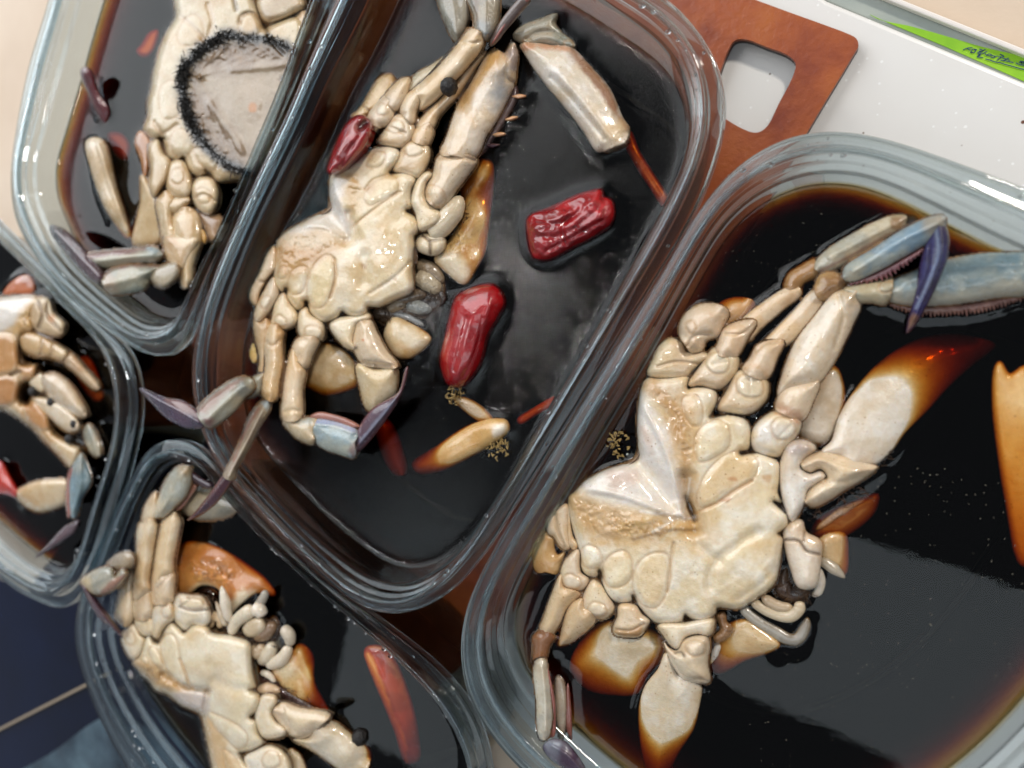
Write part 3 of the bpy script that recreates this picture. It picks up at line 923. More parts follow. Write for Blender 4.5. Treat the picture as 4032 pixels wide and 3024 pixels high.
# =================================================================== crab in the right tray
cb = crab(3, 'F:900,1300', 'cream crab belly up in the large right tray, blue-tipped legs over sauce')
BODY_B = ('F:580,765 605,745 640,748 700,745 775,737 772,792 805,785 890,800 896,850 872,915 930,905 1030,935 1033,1058 1000,1071 1060,1066 1165,1110 1170,1180 1160,1240 1182,1288 1146,1282 1200,1330 1203,1380 1165,1418 1192,1440 '
          'H:1612,420 1590,560 1558,680 1480,742 1360,812 1255,806 1245,835 1190,875 1118,866 1084,848 1068,880 930,886 880,850 818,775 805,745 795,772 700,770 645,700 626,612 612,640 550,630 522,590 514,500 470,350 458,210 '
          'F:285,1235 330,1190 420,1140 520,1108 548,1085 556,1050 553,950 560,850')
relief('body', 3, BODY_B, z=('F:900,1300 600,850 300,1300 1150,1350 1000,950 H:1300,700', [1.2, .4, .2, 1.5, 1.5, 1.5]), T=7.2, R=120, flat=1.0, grow=3, parent=cb, col='#EEE4D0', col2='#E6D4B0', tb=9, ripple=.05, edge=(5, '#33271E', .8), feats=[
    # the two flaps of the opened belly, folded down to a notch
    ('g', 'F:545,1095 610,1170 690,1270 745,1325', 42, 3.4), ('g', 'F:760,1180 770,1260 795,1340 800,1400', 30, 3.0, '#4A4030', .6),
    ('g', 'F:766,1265 785,1310 800,1355', 11, 2.5, '#15120F', .95),
    ('n', 'F:590,770 690,800 760,900 800,1010 785,1160 740,1100 700,980 630,860', 80, .9, '#A87838'), ('n', 'F:270,1250 420,1290 560,1330 680,1350 770,1365 800,1405 700,1430 550,1440 400,1440 320,1400', 80, .9, '#A87838'), ('n', 'F:430,1310 520,1330 560,1400 500,1440 420,1390', 24, .8, '#C9A070'),
    ('c', 'F:575,760 690,790 770,880 800,1000 790,1180 775,1300 735,1190 700,1000 640,870', '#C0935A', .8, 38),
    ('c', 'F:268,1250 420,1280 560,1320 660,1340 780,1350 815,1410 700,1440 550,1450 400,1460 300,1390', '#C49A5E', .8, 38),
    ('c', 'F:560,830 600,850 650,930 690,1050 735,1200 745,1290 700,1290 640,1200 560,1080 548,950', '#E6DFD9', .9, 26),
    ('c', 'F:310,1215 420,1145 540,1115 610,1190 700,1290 770,1340 720,1350 640,1325 540,1305 420,1268', '#E4DDD6', .9, 26),
    ('c', 'F:440,1160 520,1150 560,1190 500,1230 440,1210', '#C9A28C', .5, 26), ('c', 'F:575,960 610,1000 620,1060 590,1040', '#C9A58C', .5, 20),
    ('e', 'F:570,860 640,980 690,1100 740,1300', 14, .8), ('e', 'F:330,1220 480,1250 620,1300 740,1335', 14, .7), ('e', 'F:720,1290 745,1330 760,1345', 14, 1.2),
    ('c', 'F:800,1330 870,1300 900,1360 850,1480 760,1500 620,1480 420,1470 330,1440 480,1440 700,1440', '#D2AC72', .55, 40), ('c', 'F:740,760 800,800 820,930 800,1100 830,1240 800,1320 780,1200 790,1000', '#D4AE76', .5, 30),
    ('d', 'F:745,1330 690,1370 620,1410', 6, '#E9E1D2', .7), ('d', 'F:745,1330 770,1250 780,1180', 6, '#E9E1D2', .7), ('d', 'F:745,1330 650,1330 570,1320', 7, '#EFE8E0', .7), ('d', 'F:740,1325 715,1240 705,1170', 7, '#EFE8E0', .7), ('d', 'F:750,1340 700,1400 660,1450', 5, '#DCCBA8', .6), ('d', 'F:745,1335 760,1350 800,1345', 9, '#EFE8E0', .7),
    ('d', 'F:640,1330 700,1345 760,1350', 12, '#7A5A33', .6), ('d', 'F:540,1440 640,1415 720,1400 800,1400', 9, '#6E5230', .6),
    ('b', 'F:750,835 800,822 835,875 825,950 790,955 755,900', .9, 22), ('b', 'F:835,955 900,925 945,960 950,1040 900,1085 820,1110 800,1020', 1.1, 26),
    ('b', 'F:815,1230 870,1130 950,1070 1030,1066 1075,1115 1045,1190 960,1235 870,1295 815,1300', .9, 30, '#DDBE8E', .7),
    ('b', 'H:800,660 835,560 910,512 985,520 1005,600 985,720 925,805 865,795 815,735', .9, 30, '#DDC08F', .65), ('b', 'H:640,590 680,525 760,500 800,560 790,650 745,690 670,690', 1.0, 26), ('b', 'H:522,500 560,470 620,495 640,560 600,595 545,585', 1.0, 22),
    ('g', 'F:810,1325 900,1285 1000,1215 1045,1190', 6, .5, '#C7965F', .6), ('g', 'H:1020,460 1005,560 985,720', 6, .5, '#CFA877', .55),
    ('g', 'H:1150,470 1240,540 1290,520 1400,440 1470,405', 22, .8), ('g', 'H:1265,560 1220,600 1210,690', 20, .7), ('g', 'H:1560,600 1480,690 1370,760', 20, .6),
    ('g', 'F:1140,1280 1190,1325', 5, 1.2, '#2A211A', .8), ('g', 'F:1160,1417 1200,1412', 5, 1.2, '#2A211A', .8), ('g', 'F:868,915 930,905', 6, 1.2, '#2A211A', .85), ('g', 'F:998,1072 1060,1066', 6, 1.2, '#2A211A', .85),
    ('g', 'H:624,605 632,640', 6, 1.2, '#2A211A', .85), ('g', 'H:803,742 818,778', 6, 1.2, '#2A211A', .85), ('g', 'H:1084,846 1075,878', 6, 1.2, '#2A211A', .85),
    ('c', 'F:940,1180 970,1172 985,1190 960,1192', '#C28A58', .8, 6), ('c', 'F:1090,1170 1130,1165 1125,1200 1105,1195', '#C89B68', .7, 8), ('c', 'F:905,1275 960,1262 945,1282', '#B98250', .8, 6),
])
def leg(par, name, tray, spec, **k):
    return relief(name, tray, spec, parent=par, **k)
OV = lambda s, h=.7: ('b', s, h, 14, '#E8DCC6', .45)

# folded stump at the top left of the body
a = leg(cb, 'walking_leg', 3, 'F:600,735 620,670 650,610 700,580 745,600 765,640 845,640 862,660 820,690 785,722 770,742 700,748', z=1.5, T=4.5, col=PALE, col2=CREAM, edge=JOINT, feats=[('g', 'F:640,700 720,680 830,690', 6, .6, '#B08D66', .5)])
leg(a, 'leg_segment', 3, 'F:735,560 745,500 790,450 860,430 930,450 945,480 920,530 900,570 850,590 832,630 790,640 765,610', z=3, T=5.5, col=PALE, col2='#DCC6AC', edge=SOFT, feats=[('g', 'F:770,610 800,570 870,560', 8, .8), ('b', 'F:760,520 790,500 810,530 785,560', .5, 10)])
leg(a, 'leg_segment', 3, 'F:900,440 980,405 1055,425 1040,480 960,560 905,575', z=-4.2, T=3.5, col='#D2A878')
# second leg
a = leg(cb, 'walking_leg', 3, 'F:772,782 830,690 880,620 930,615 988,660 985,710 962,750 920,790 888,797 830,782', z=1.6, T=5.2, col=PALE, col2=CREAM, edge=JOINT, feats=[OV('F:845,690 870,645 920,640 950,680 935,725 880,730'), ('g', 'F:880,690 935,680', 7, .22), ('d', 'F:800,760 890,770 960,740', 12, '#D3B187', .6)])
leg(a, 'leg_segment', 3, 'F:888,640 900,600 925,540 990,508 1062,508 1025,580 992,645 968,668', z=3.5, T=4.6, col=PALE, col2='#E2CBB0', edge=SOFT, feats=[('g', 'F:930,560 1000,560 1050,520', 6, .6, '#C6A27A', .4)])
leg(a, 'leg_segment', 3, 'F:985,540 1000,505 1100,425 1180,372 1235,352 1255,390 1180,455 1080,540 1030,592 1000,590', z=('F:1000,560 1240,370', [2.2, .3]), col=PALE, col2='#DEC3A0', feats=[('d', 'F:1220,400 1190,430', 22, '#A67A48', .5)])
leg(a, 'leg_segment', 3, 'F:1188,375 1200,310 1255,272 1320,240 1345,285 1330,312 1270,342 1230,392', z=-.6, T=2.6, col='#8F6A42', col2='#A98457', edge=SOFT)
leg(a, 'leg_segment', 3, 'F:1312,272 1360,210 1450,150 1560,90 1640,58 1705,55 1695,110 1600,172 1500,225 1400,285 1350,300', z=1.0, T=2.6, col='#A9A697', col2='#C3B89F', feats=[('d', 'F:1340,290 1480,220 1640,130', 8, '#7A4C3E', .6), ('e', 'F:1380,230 1640,95', 12, .5), ('c', 'F:1640,60 1700,60 1690,110 1650,110', '#8A6A48', .8, 10)])
leg(a, 'leg_tip', 3, 'F:1690,60 1740,55 1760,85 1735,110 1700,112', z=-1.5, T=1.6, col='#6B6470')
# third leg, raised, blue with a violet tip
a = leg(cb, 'walking_leg', 3, 'F:900,882 940,800 985,720 1040,718 1112,760 1112,830 1082,872 1030,902 950,897', z=1.6, T=5.4, col=PALE, col2=CREAM, edge=JOINT, feats=[OV('F:975,770 1000,735 1060,735 1095,775 1085,825 1030,835 985,810'), ('g', 'F:1035,745 1040,825', 7, .22), ('d', 'F:920,840 980,870 1060,860', 14, '#D5B389', .6)])
leg(a, 'leg_segment', 3, 'F:1005,715 1040,660 1070,608 1182,590 1155,660 1125,735 1100,758', z=3.6, T=4.6, col=PALE, col2='#E2CBB0', edge=SOFT, feats=[('g', 'F:1060,640 1110,600 1180,595', 6, .6, '#C6A27A', .5), ('d', 'F:1020,710 1070,700 1110,740', 9, '#C99B66', .5)])
leg(a, 'leg_segment', 3, 'F:1062,625 1120,570 1230,460 1320,368 1402,370 1360,430 1290,520 1190,612 1150,622', z=('F:1080,610 1380,380', [2.6, 2.0]), col=PALE, col2='#DDBF97', edge=SOFT, feats=[('d', 'F:1360,400 1290,440', 20, '#A97F4E', .4)])
leg(a, 'leg_segment', 3, 'F:1318,382 1335,312 1400,298 1455,330 1440,372 1392,402 1350,422', z=2.6, T=3.2, col='#8E6B45', col2='#B2905F', edge=SOFT)
leg(a, 'leg_segment', 3, 'F:1436,300 1450,270 1560,200 1700,110 1820,58 1868,56 1874,100 1822,155 1760,192 1690,232 1580,292 1480,334 1446,330', z=('F:1450,310 1850,80', [5, 11]), T=3.4, col='#8299A6', col2='#AFB7B2', edge=(9, '#6E7478', .5), feats=[('e', 'F:1480,290 1680,160 1840,85', 14, .6), ('c', 'F:1560,215 1700,130 1830,80 1790,150 1650,220', '#6E93B0', .7, 26), ('c', 'F:1780,60 1868,50 1872,100 1800,140', '#A09480', .7, 16), ('c', 'F:1460,290 1540,270 1500,320 1450,330', '#C9BFA5', .7, 18)])
leg(a, 'leg_fringe', 3, saw('F:1462,342 1580,298 1690,240 1780,190', 36, 17, 1), z=('F:1470,345 1770,200', [4.6, 9.5]), T=.9, col='#8E5A5C', col2='#7A4A50', cell=3)
leg(a, 'leg_tip', 3, 'F:1832,78 1870,92 1892,150 1885,230 1850,330 1795,440 1730,545 1707,556 1712,510 1745,390 1760,290 1785,190', z=('F:1850,90 1715,550', [12, 5]), T=2.4, col='#4C4B88', col2='#3E3768', cell=3, edge=(9, '#33203C', .85), feats=[('e', 'F:1850,100 1855,210 1810,340 1740,500', 6, .8), ('d', 'F:1835,110 1845,210 1805,330 1750,450', 7, '#A9B9D8', .75), ('g', 'F:1810,180 1800,290 1760,400', 5, .5, '#41325C', .7), ('c', 'F:1735,480 1760,490 1720,556 1700,556', '#B88A62', .7, 14)])  # pale line along the tip is a highlight painted into its colour
# fourth leg, running out of the frame to the right
a = leg(cb, 'walking_leg', 3, 'F:1040,1012 1062,950 1150,888 1212,898 1254,930 1242,990 1192,1050 1160,1087 1060,1062', z=1.8, T=5.6, col='#EAE4DC', col2=CREAM, edge=JOINT, feats=[OV('F:1130,960 1160,920 1215,930 1235,970 1205,1010 1150,1010'), ('g', 'F:1165,1000 1215,950', 7, .22), ('d', 'F:1150,900 1200,910 1245,940', 10, '#BC7E4C', .6)])
leg(a, 'leg_segment', 3, 'F:1150,885 1158,830 1200,785 1332,765 1306,850 1262,930 1200,912', z=3.2, T=4.6, col=PALE, col2='#E6D2BA', edge=SOFT, feats=[('c', 'F:1150,860 1200,880 1255,900 1250,930 1160,890', '#B9774A', .5, 18)])
leg(a, 'leg_segment', 3, 'F:1158,825 1180,720 1230,600 1320,480 1405,380 1480,366 1514,430 1482,510 1430,620 1362,735 1322,772 1200,800', z=('F:1230,760 1470,400', [3, 3.2]), T=5.4, col='#E7DCCB', col2='#E2CDB0', edge=SOFT, feats=[('d', 'F:1330,500 1280,640 1230,740', 30, '#E9D9C6', .4), ('c', 'F:1400,380 1480,366 1510,420 1470,440', '#A58A62', .6, 18), ('g', 'F:1420,400 1440,480 1400,620', 9, .5)])
leg(a, 'leg_segment', 3, 'F:1438,370 1500,350 1600,330 1645,318 1645,380 1622,432 1560,424 1500,422', z=4.2, T=3.4, col='#A8A695', col2='#BDB59C', edge=SOFT, feats=[('b', 'F:1590,350 1650,335 1680,355 1640,380 1600,380', .6, 10)])
leg(a, 'leg_segment', 3, 'F:1630,345 1720,300 1860,250 2000,222 2120,215 2240,222 2250,380 2100,402 1900,432 1700,434 1632,412', z=('F:1640,380 2200,300', [3.8, 3.2]), T=4.6, col='#98A29F', col2='#7F939B', feats=[('c', 'F:1640,390 1900,390 2200,330 2240,390 1900,440 1650,430', '#C3BCA8', .7, 26), ('e', 'F:1700,330 1950,270 2200,260', 16, .6), ('c', 'F:1750,300 1950,240 2200,225 2200,270 1950,300', '#55707C', .8, 26)])
leg(a, 'leg_fringe', 3, saw('F:1636,425 1760,442 1950,432 2100,410 2235,385', 46, 36, 1), z=2.6, T=1.0, col='#9A7468', col2='#7C5850', cell=3)
# great claw arm on the right
a = leg(cb, 'claw_arm', 3, 'F:1168,1112 1200,1032 1262,1014 1322,1050 1266,1098 1256,1130 1292,1162 1342,1150 1362,1172 1322,1202 1282,1232 1268,1292 1216,1366 1184,1290 1166,1200', z=2.2, T=5.4, col='#ECE6DD', col2='#DFD2C2', edge=JOINT, feats=[('c', 'F:1190,1060 1250,1020 1290,1050 1230,1090', '#9C8A8A', .6, 24)])
leg(a, 'claw_segment', 3, 'F:1258,1100 1342,1064 1420,1078 1520,1110 1584,1132 1540,1172 1440,1232 1362,1282 1302,1302 1268,1272 1284,1232 1330,1192 1366,1174 1340,1140 1292,1156 1262,1132', z=2.0, T=6.0, col=PALE, col2='#E4D3B8', edge=JOINT, feats=[('g', 'F:1350,1080 1440,1110 1560,1130', 10, .6), ('g', 'F:1380,1200 1460,1190 1540,1150', 14, .5), ('b', 'F:1330,1180 1360,1175 1365,1195 1345,1200', .5, 6)])
leg(a, 'claw_segment', 3, 'F:1346,1066 1390,1020 1420,920 1490,800 1600,680 1750,590 1900,562 2060,592 2088,610 2060,640 1980,702 1880,792 1800,882 1700,982 1640,1062 1560,1124 1500,1112 1430,1082', z=('F:1450,1080 1880,700', [2.6, -10]), T=3.4, col='#E6DED2', col2='#DDD0BC', edge=SOFT, feats=[('d', 'F:1480,900 1560,780 1700,690', 40, '#B5A894', .25)])
relief('claw_arm', 3, 'F:2090,700 2110,682 2150,735 2212,700 2300,720 2330,1000 2300,1400 2215,1552 2188,1530 2140,1300 2100,1050 2080,850', z=('F:2200,800 2200,1500', [-3.0, -5.5]), T=2.0, parent=cb, col='#F0C88A')
# shell of the back seen through the sauce
relief('back_shell', 3, 'F:1240,1000 1260,860 1330,740 1400,700 1440,800 1425,950 1385,1022 1320,1042', z=-3.2, T=3.8, parent=cb, col='#D9CBB8', col2='#C8B8A2')
relief('back_shell', 3, 'F:1300,1430 1325,1360 1480,1280 1585,1250 1565,1330 1450,1424 1380,1452', z=-5.5, T=2.6, parent=cb, col='#A5787A')
tube('gill_blade', 3, 'F:1320,1400 1430,1320 1530,1270', [-.7, -1, -1.5], [14, 18, 6], cb, '#B8A0A2', WET)
relief('back_shell', 3, 'F:1335,1440 1440,1415 1455,1500 1442,1592 1350,1530', z=('F:1370,1480 1440,1500', [-1.0, -4]), T=2.4, parent=cb, col='#D7B98C')
relief('back_shell', 3, 'H:470,1130 515,1000 600,900 700,870 900,920 985,1000 962,1082 885,1152 832,1255 700,1265 560,1235', z=('H:760,960 600,1200 500,1000 850,1100', [-2.0, -7.5, -5.5, -5.2]), T=3.4, parent=cb, col='#D9CDB8', col2='#CDBB9C')
relief('back_shell', 3, 'H:1225,940 1300,900 1400,868 1480,910 1585,1000 1545,1032 1400,1082 1260,1152 1205,1112', z=('H:1420,930 1280,1110', [-1.8, -6]), T=2.6, parent=cb, col='#DCC39A', col2='#CDAE80')
# mouth parts
relief('mouth_piece', 3, 'H:1610,392 1642,345 1702,340 1722,400 1802,450 1802,532 1770,692 1690,692 1650,600 1618,482', z=2.8, T=3.2, parent=cb, col='#E9DCCB', col2='#DEC8AE', edge=SOFT, feats=[('g', 'H:1615,440 1690,450 1730,500 1800,520', 6, .9, '#7A614C', .8), ('g', 'H:1720,400 1715,450', 5, .7, '#7A614C', .7)])
tube('mouth_piece', 3, 'H:1430,765 1530,825 1640,850 1692,805 1685,770', [1.2, 1.4, 1.8, 2.2, 2.2], [20, 24, 26, 24, 20], cb, '#CDBCA0')
tube('mouth_piece', 3, 'H:1490,745 1580,795 1655,800', [1.6, 1.8, 1.6], [22, 24, 16], cb, '#BFA98C')
tube('mouth_piece', 3, 'H:1790,590 1805,660 1790,720 1760,740', [.6, 1, .8, .4], [16, 20, 18, 10], cb, '#C9C0B2')
tube('mouth_piece', 3, 'H:1380,800 1450,860 1560,930 1660,980', [.2, .2, 0, .2], [22, 24, 20, 12], cb, '#A9A296')
relief('mouth_piece', 3, 'H:1400,822 1560,902 1660,950 1700,900 1732,860 1745,900 1705,985 1640,1000 1500,925', z=-.3, T=1.3, parent=cb, col='#A8A49C', col2='#8C8478')
tube('feeler', 3, 'H:1800,540 1880,600 1935,645', [.6, .8, .4], [24, 26, 8], cb, '#B5AA98')
relief('mouth_piece', 3, 'H:1550,690 1640,660 1660,740 1600,760', z=-1, T=2.5, parent=cb, col='#4A3528', mat=WET)  # dark piece painting the shaded gap beside the mouth
relief('mouth_piece', 3, 'H:1590,600 1630,590 1650,680 1740,700 1700,780 1600,760 1570,690', z=-1.2, T=2.2, parent=cb, col='#3A2A22', col2='#6A5038', mat=WET)  # same gap: its darkness is put into the sheet's colour
relief('mouth_piece', 3, 'H:1250,840 1290,830 1300,880 1330,910 1310,960 1250,990 1232,960 1270,920', z=1, T=2.0, parent=cb, col='#A9825A', col2='#8A6440', mat=WET)
tube('mouth_piece', 3, 'H:1262,990 1240,1050 1216,1105', [.2, .2, .1], [14, 14, 4], cb, '#CFC8BE')
# lower claw arm
a = leg(cb, 'claw_arm', 3, 'H:935,902 960,887 1078,884 1232,862 1236,902 1212,952 1150,942 1082,962 1042,1022 1002,1002 968,952', z=2.2, T=4.6, col='#EADFCB', col2=CREAM, edge=JOINT)
leg(a, 'claw_segment', 3, 'H:988,1012 1038,1032 1062,982 1130,952 1204,962 1202,1100 1212,1202 1150,1204 1082,1192 1042,1152 1000,1082 968,980', z=2.6, T=6.0, col=PALE, col2='#E3D4BA', edge=JOINT, feats=[('b', 'H:1080,1000 1140,975 1190,1000 1180,1050 1110,1060', .7, 14), ('d', 'H:1030,1045 1060,1040 1075,1060', 6, '#3A2C24', .7), ('g', 'H:1100,1190 1160,1185 1210,1200', 7, .6)])
leg(a, 'claw_segment', 3, 'H:982,1042 1040,1160 1110,1202 1162,1214 1152,1330 1122,1450 1052,1562 1000,1662 962,1722 902,1722 860,1602 840,1452 840,1330 872,1222 942,1130', z=('H:1060,1190 960,1700', [2.0, -9]), T=3.3, col='#E8DFCE', col2='#DECDB0', edge=SOFT, feats=[('c', 'H:900,1180 980,1120 1000,1250 950,1330 900,1300', '#CDBFA6', .6, 30)])
# legs on the lower left
a = leg(cb, 'walking_leg', 3, 'H:700,900 720,850 730,788 812,788 852,840 892,872 872,912 840,952 760,957 705,942', z=2, T=4.4, col=PALE, col2='#E2CCAA', edge=JOINT, feats=[('c', 'H:700,930 780,935 850,910 840,955 750,960', '#B98A54', .8, 10), ('g', 'H:712,920 790,925 860,890', 6, .6, '#A07444', .6)])
a = leg(cb, 'walking_leg', 3, 'H:530,772 560,690 590,655 622,670 662,730 702,800 692,832 640,862 582,852 540,812', z=2, T=4.4, col=PALE, col2=CREAM, edge=JOINT, feats=[OV('H:560,810 590,775 650,790 665,830 620,855 575,845')])
leg(a, 'leg_segment', 3, 'H:402,1005 415,950 450,822 490,770 532,760 548,802 602,862 562,922 520,955 470,992', z=('H:560,820 420,1000', [3.0, -3.6]), T=4.2, col=PALE, col2='#DEC7A4', edge=SOFT)
a = leg(cb, 'walking_leg', 3, 'H:512,492 450,540 420,612 428,682 482,712 542,702 567,652 522,612', z=1.6, T=4.2, col=PALE, col2=CREAM, edge=JOINT, feats=[OV('H:430,645 455,625 510,640 530,675 500,705 445,695')])
leg(a, 'leg_segment', 3, 'H:420,622 370,732 330,852 308,922 360,952 402,902 452,802 522,732 482,712 432,692', z=('H:440,720 340,930', [2.4, -.2]), T=4, col=PALE, col2='#DCC29C', edge=SOFT)
leg(a, 'leg_segment', 3, 'H:268,962 310,925 382,958 355,1010 332,1080 276,1102 272,1020', z=.5, T=3, col='#8A6040', col2='#9A6A44')
leg(a, 'leg_segment', 3, 'H:283,1092 330,1080 347,1150 362,1300 367,1400 342,1502 310,1504 290,1300', z=('H:310,1100 330,1490', [4.5, 7.0]), T=2.2, col='#A8A49A', col2='#C5BFAF', feats=[('e', 'H:320,1120 335,1300 335,1460', 9, .5)])
leg(a, 'leg_fringe', 3, 'H:346,1120 366,1200 386,1300 390,1410 382,1492 360,1495 368,1400 360,1280', z=5.0, T=1.2, col='#A8706A', col2='#8A5450', cell=3)
leg(a, 'leg_tip', 3, 'H:328,1545 370,1512 430,1520 482,1570 542,1660 562,1705 500,1692 430,1652 360,1602', z=8.5, T=2.4, col='#8C90A0', col2='#5B3F5E', feats=[('c', 'H:440,1540 560,1690 500,1700 400,1600', '#4A2F4A', .85, 24), ('e', 'H:370,1540 450,1590 540,1680', 7, .5)])
a = leg(cb, 'walking_leg', 3, 'H:400,1172 428,1200 442,1400 422,1502 395,1402 388,1250', z=2.6, T=1.8, col='#9A8C7C', col2='#A89A86')
leg(a, 'leg_fringe', 3, 'H:455,1205 476,1400 472,1520 446,1452 440,1300', z=2.4, T=1.2, col='#8A5A54', cell=3)
a = leg(cb, 'walking_leg', 3, 'H:350,402 345,340 390,280 452,250 457,400 462,492 420,482 380,422', z=.8, T=3.4, col=PALE, col2='#D9BF9C', edge=JOINT, feats=[('g', 'H:385,300 405,400 440,480', 7, .6, '#9C7A54', .5)])
leg(a, 'leg_segment', 3, 'H:462,240 478,420 512,470 494,492 462,470 455,360', z=1.8, T=2.0, col=PALE, col2=TAN, edge=SOFT, cell=3)
leg(a, 'leg_segment', 3, 'H:268,560 290,440 340,402 392,430 382,482 402,522 442,502 420,562 402,622 340,612 290,612', z=-.8, T=3.2, col='#D0AE7C', col2='#C39A62')

joint_skin(cb)
bristles(cb, 3, 'H:1560,700 1640,690 1720,720 1700,770', 60)
bristles(cb, 3, 'F:1260,1300 1300,1330 1400,1280 1560,1240', 50, 40, '#5A4438', .3)
bristles(cb, 3, 'F:1590,1110 1640,1070', 20, 34, '#4A3828', .2, 20)
# =================================================================== crab in the middle tray
ca = crab(2, 'B:900,1400', 'cream crab in the middle tray with a red chili and peppercorn on it')
BODY_A = ('B:478,1085 560,1020 640,985 700,945 775,912 850,908 906,935 902,1000 852,1074 920,1068 1012,1100 1006,1140 986,1180 981,1240 992,1290 958,1312 1000,1340 1026,1400 1022,1450 1000,1472 1006,1560 1016,1640 '
          'E:1330,60 1312,140 1306,280 1305,390 1200,442 1100,490 1030,492 1025,530 960,552 905,542 868,524 848,552 770,582 742,586 660,520 641,458 634,484 588,512 550,482 512,420 516,378 492,402 442,342 438,240 452,100 '
          'B:140,1500 200,1440 320,1370 440,1310 470,1290 468,1200')
relief('body', 2, BODY_A, z=('B:800,1350 500,1150 200,1500 E:1250,300 B:950,1000 E:800,500', [2.5, 1.5, 1.0, 2.6, 3.2, 2.4]), T=7.4, R=120, flat=1.0, grow=3, parent=ca, col='#EDE1CA', col2='#E2CCA4', tb=10, ripple=.05, edge=(5, '#33271E', .8), feats=[
    ('g', 'B:455,1310 520,1390 585,1480', 40, 3.2), ('g', 'B:590,1480 600,1430 590,1330', 20, 1.6),
    ('n', 'B:540,1040 620,1050 690,1180 640,1330 600,1420 570,1200', 60, .7, '#B88C4C'), ('n', 'B:140,1500 320,1440 480,1470 590,1500 480,1560 330,1640 200,1680', 60, .9, '#A87838'),
    ('c', 'B:500,1070 590,1040 660,1120 640,1260 600,1400 560,1250', '#CDA468', .7, 36), ('c', 'B:120,1540 250,1440 420,1420 580,1490 480,1570 350,1660 150,1700', '#C29050', .85, 36),
    ('c', 'B:480,1130 520,1110 560,1240 595,1400 590,1480 520,1400 470,1310', '#E5DED8', .9, 26), ('c', 'B:220,1440 330,1375 470,1310 540,1400 595,1490 540,1480 420,1430 300,1440', '#E4DDD6', .9, 26),
    ('c', 'E:520,60 700,30 860,10 900,60 780,110 640,130', '#D9C6A8', .7, 24), ('e', 'B:330,1400 450,1410 580,1480', 12, .9), ('e', 'B:490,1140 540,1280 590,1450', 10, .7),
    ('b', 'B:722,985 760,942 810,950 815,1000 770,1042 700,1032', .8, 20), ('b', 'B:700,1180 790,1110 860,1092 902,1130 892,1190 820,1232 720,1282 680,1240', 1.0, 30, '#E6D2A8', .5),
    ('b', 'E:528,380 540,290 590,240 640,240 642,320 610,402 558,412', 1.1, 22), ('b', 'E:650,440 650,330 690,230 760,165 812,182 822,280 792,420 742,490 682,490', 1.0, 28, '#E4CF9F', .6), ('b', 'E:465,260 500,235 525,270 505,310 470,310', .8, 14),
    ('g', 'B:620,1405 700,1340 780,1280 905,1195', 6, .5, '#C99C63', .6), ('g', 'E:815,190 825,300 790,430', 6, .5, '#C99C63', .6), ('g', 'B:690,1180 740,1120 830,1085', 6, .3, '#CFA56C', .5),
    ('g', 'E:1000,180 1010,240 1005,330', 28, 1.0), ('g', 'E:1040,400 1180,310 1290,205', 8, .4, '#9C7F5C', .4), ('c', 'E:985,225 1010,220 1015,245 995,245', '#A57E52', .8, 8), ('c', 'E:1180,310 1205,305 1200,330', '#B08A60', .7, 6), ('c', 'E:1155,140 1168,140 1165,155', '#A57E52', .7, 5),
    ('c', 'B:690,1180 740,1150 760,1170 720,1210', '#C49A70', .6, 14),
    ('g', 'B:850,1075 915,1067', 6, 1.1, '#2A211A', .85), ('g', 'B:955,1312 995,1335', 6, 1.0, '#4A3828', .8), ('g', 'E:640,456 650,500', 6, 1.1, '#2A211A', .85), ('g', 'E:866,522 850,552', 6, 1.1, '#3A2C20', .8), ('g', 'E:515,375 512,420', 6, 1.1, '#2A211A', .85),
])
# legs at the top left
a = leg(ca, 'walking_leg', 2, 'B:612,720 640,700 680,650 722,580 790,480 850,463 872,490 862,570 802,660 735,692 650,740', z=('B:840,490 660,700', [-1.5, 2.0]), T=4.2, col='#D9BD93', col2='#C9A878', edge=SOFT, feats=[('g', 'B:680,660 720,690 760,680', 6, .6, '#8C6A44', .5)])
a = leg(ca, 'walking_leg', 2, 'B:640,760 690,735 740,725 800,720 790,780 745,830 700,850 650,820', z=3, T=4, col=PALE, col2=CREAM, edge=JOINT)
leg(a, 'leg_segment', 2, 'B:705,740 765,640 820,598 872,650 872,720 832,780 765,792', z=4, T=4.2, col=PALE, col2='#E4CFB0', edge=SOFT, feats=[OV('B:760,680 790,640 830,660 840,700 800,720 770,715', .5)])
leg(a, 'leg_segment', 2, 'B:812,610 860,540 920,490 967,488 962,560 932,640 882,692 850,660', z=4.2, T=4.0, col=PALE, col2='#DFC6A2', edge=SOFT)
leg(a, 'leg_segment', 2, 'B:930,565 1000,470 1100,408 1200,340 1250,300 1264,360 1150,452 1050,532 962,600', z=('B:960,560 1240,330', [2, 0.5]), T=3.6, col='#D8CCB6', col2='#C2B498')
a = leg(ca, 'walking_leg', 2, 'B:772,882 820,800 880,718 940,716 1002,790 992,850 942,912 842,912', z=3.4, T=5, col=PALE, col2=CREAM, edge=JOINT, feats=[OV('B:820,800 870,745 930,760 935,810 880,830', .6), ('g', 'B:850,790 940,830', 6, .5, '#B7946A', .4), ('d', 'B:790,870 860,880 940,880', 14, '#D7B58A', .6)])
leg(a, 'leg_segment', 2, 'B:912,700 920,640 970,570 1040,558 1044,620 1012,690 992,772 942,732', z=4.8, T=4.4, col=PALE, col2='#E2CBAA', edge=SOFT)
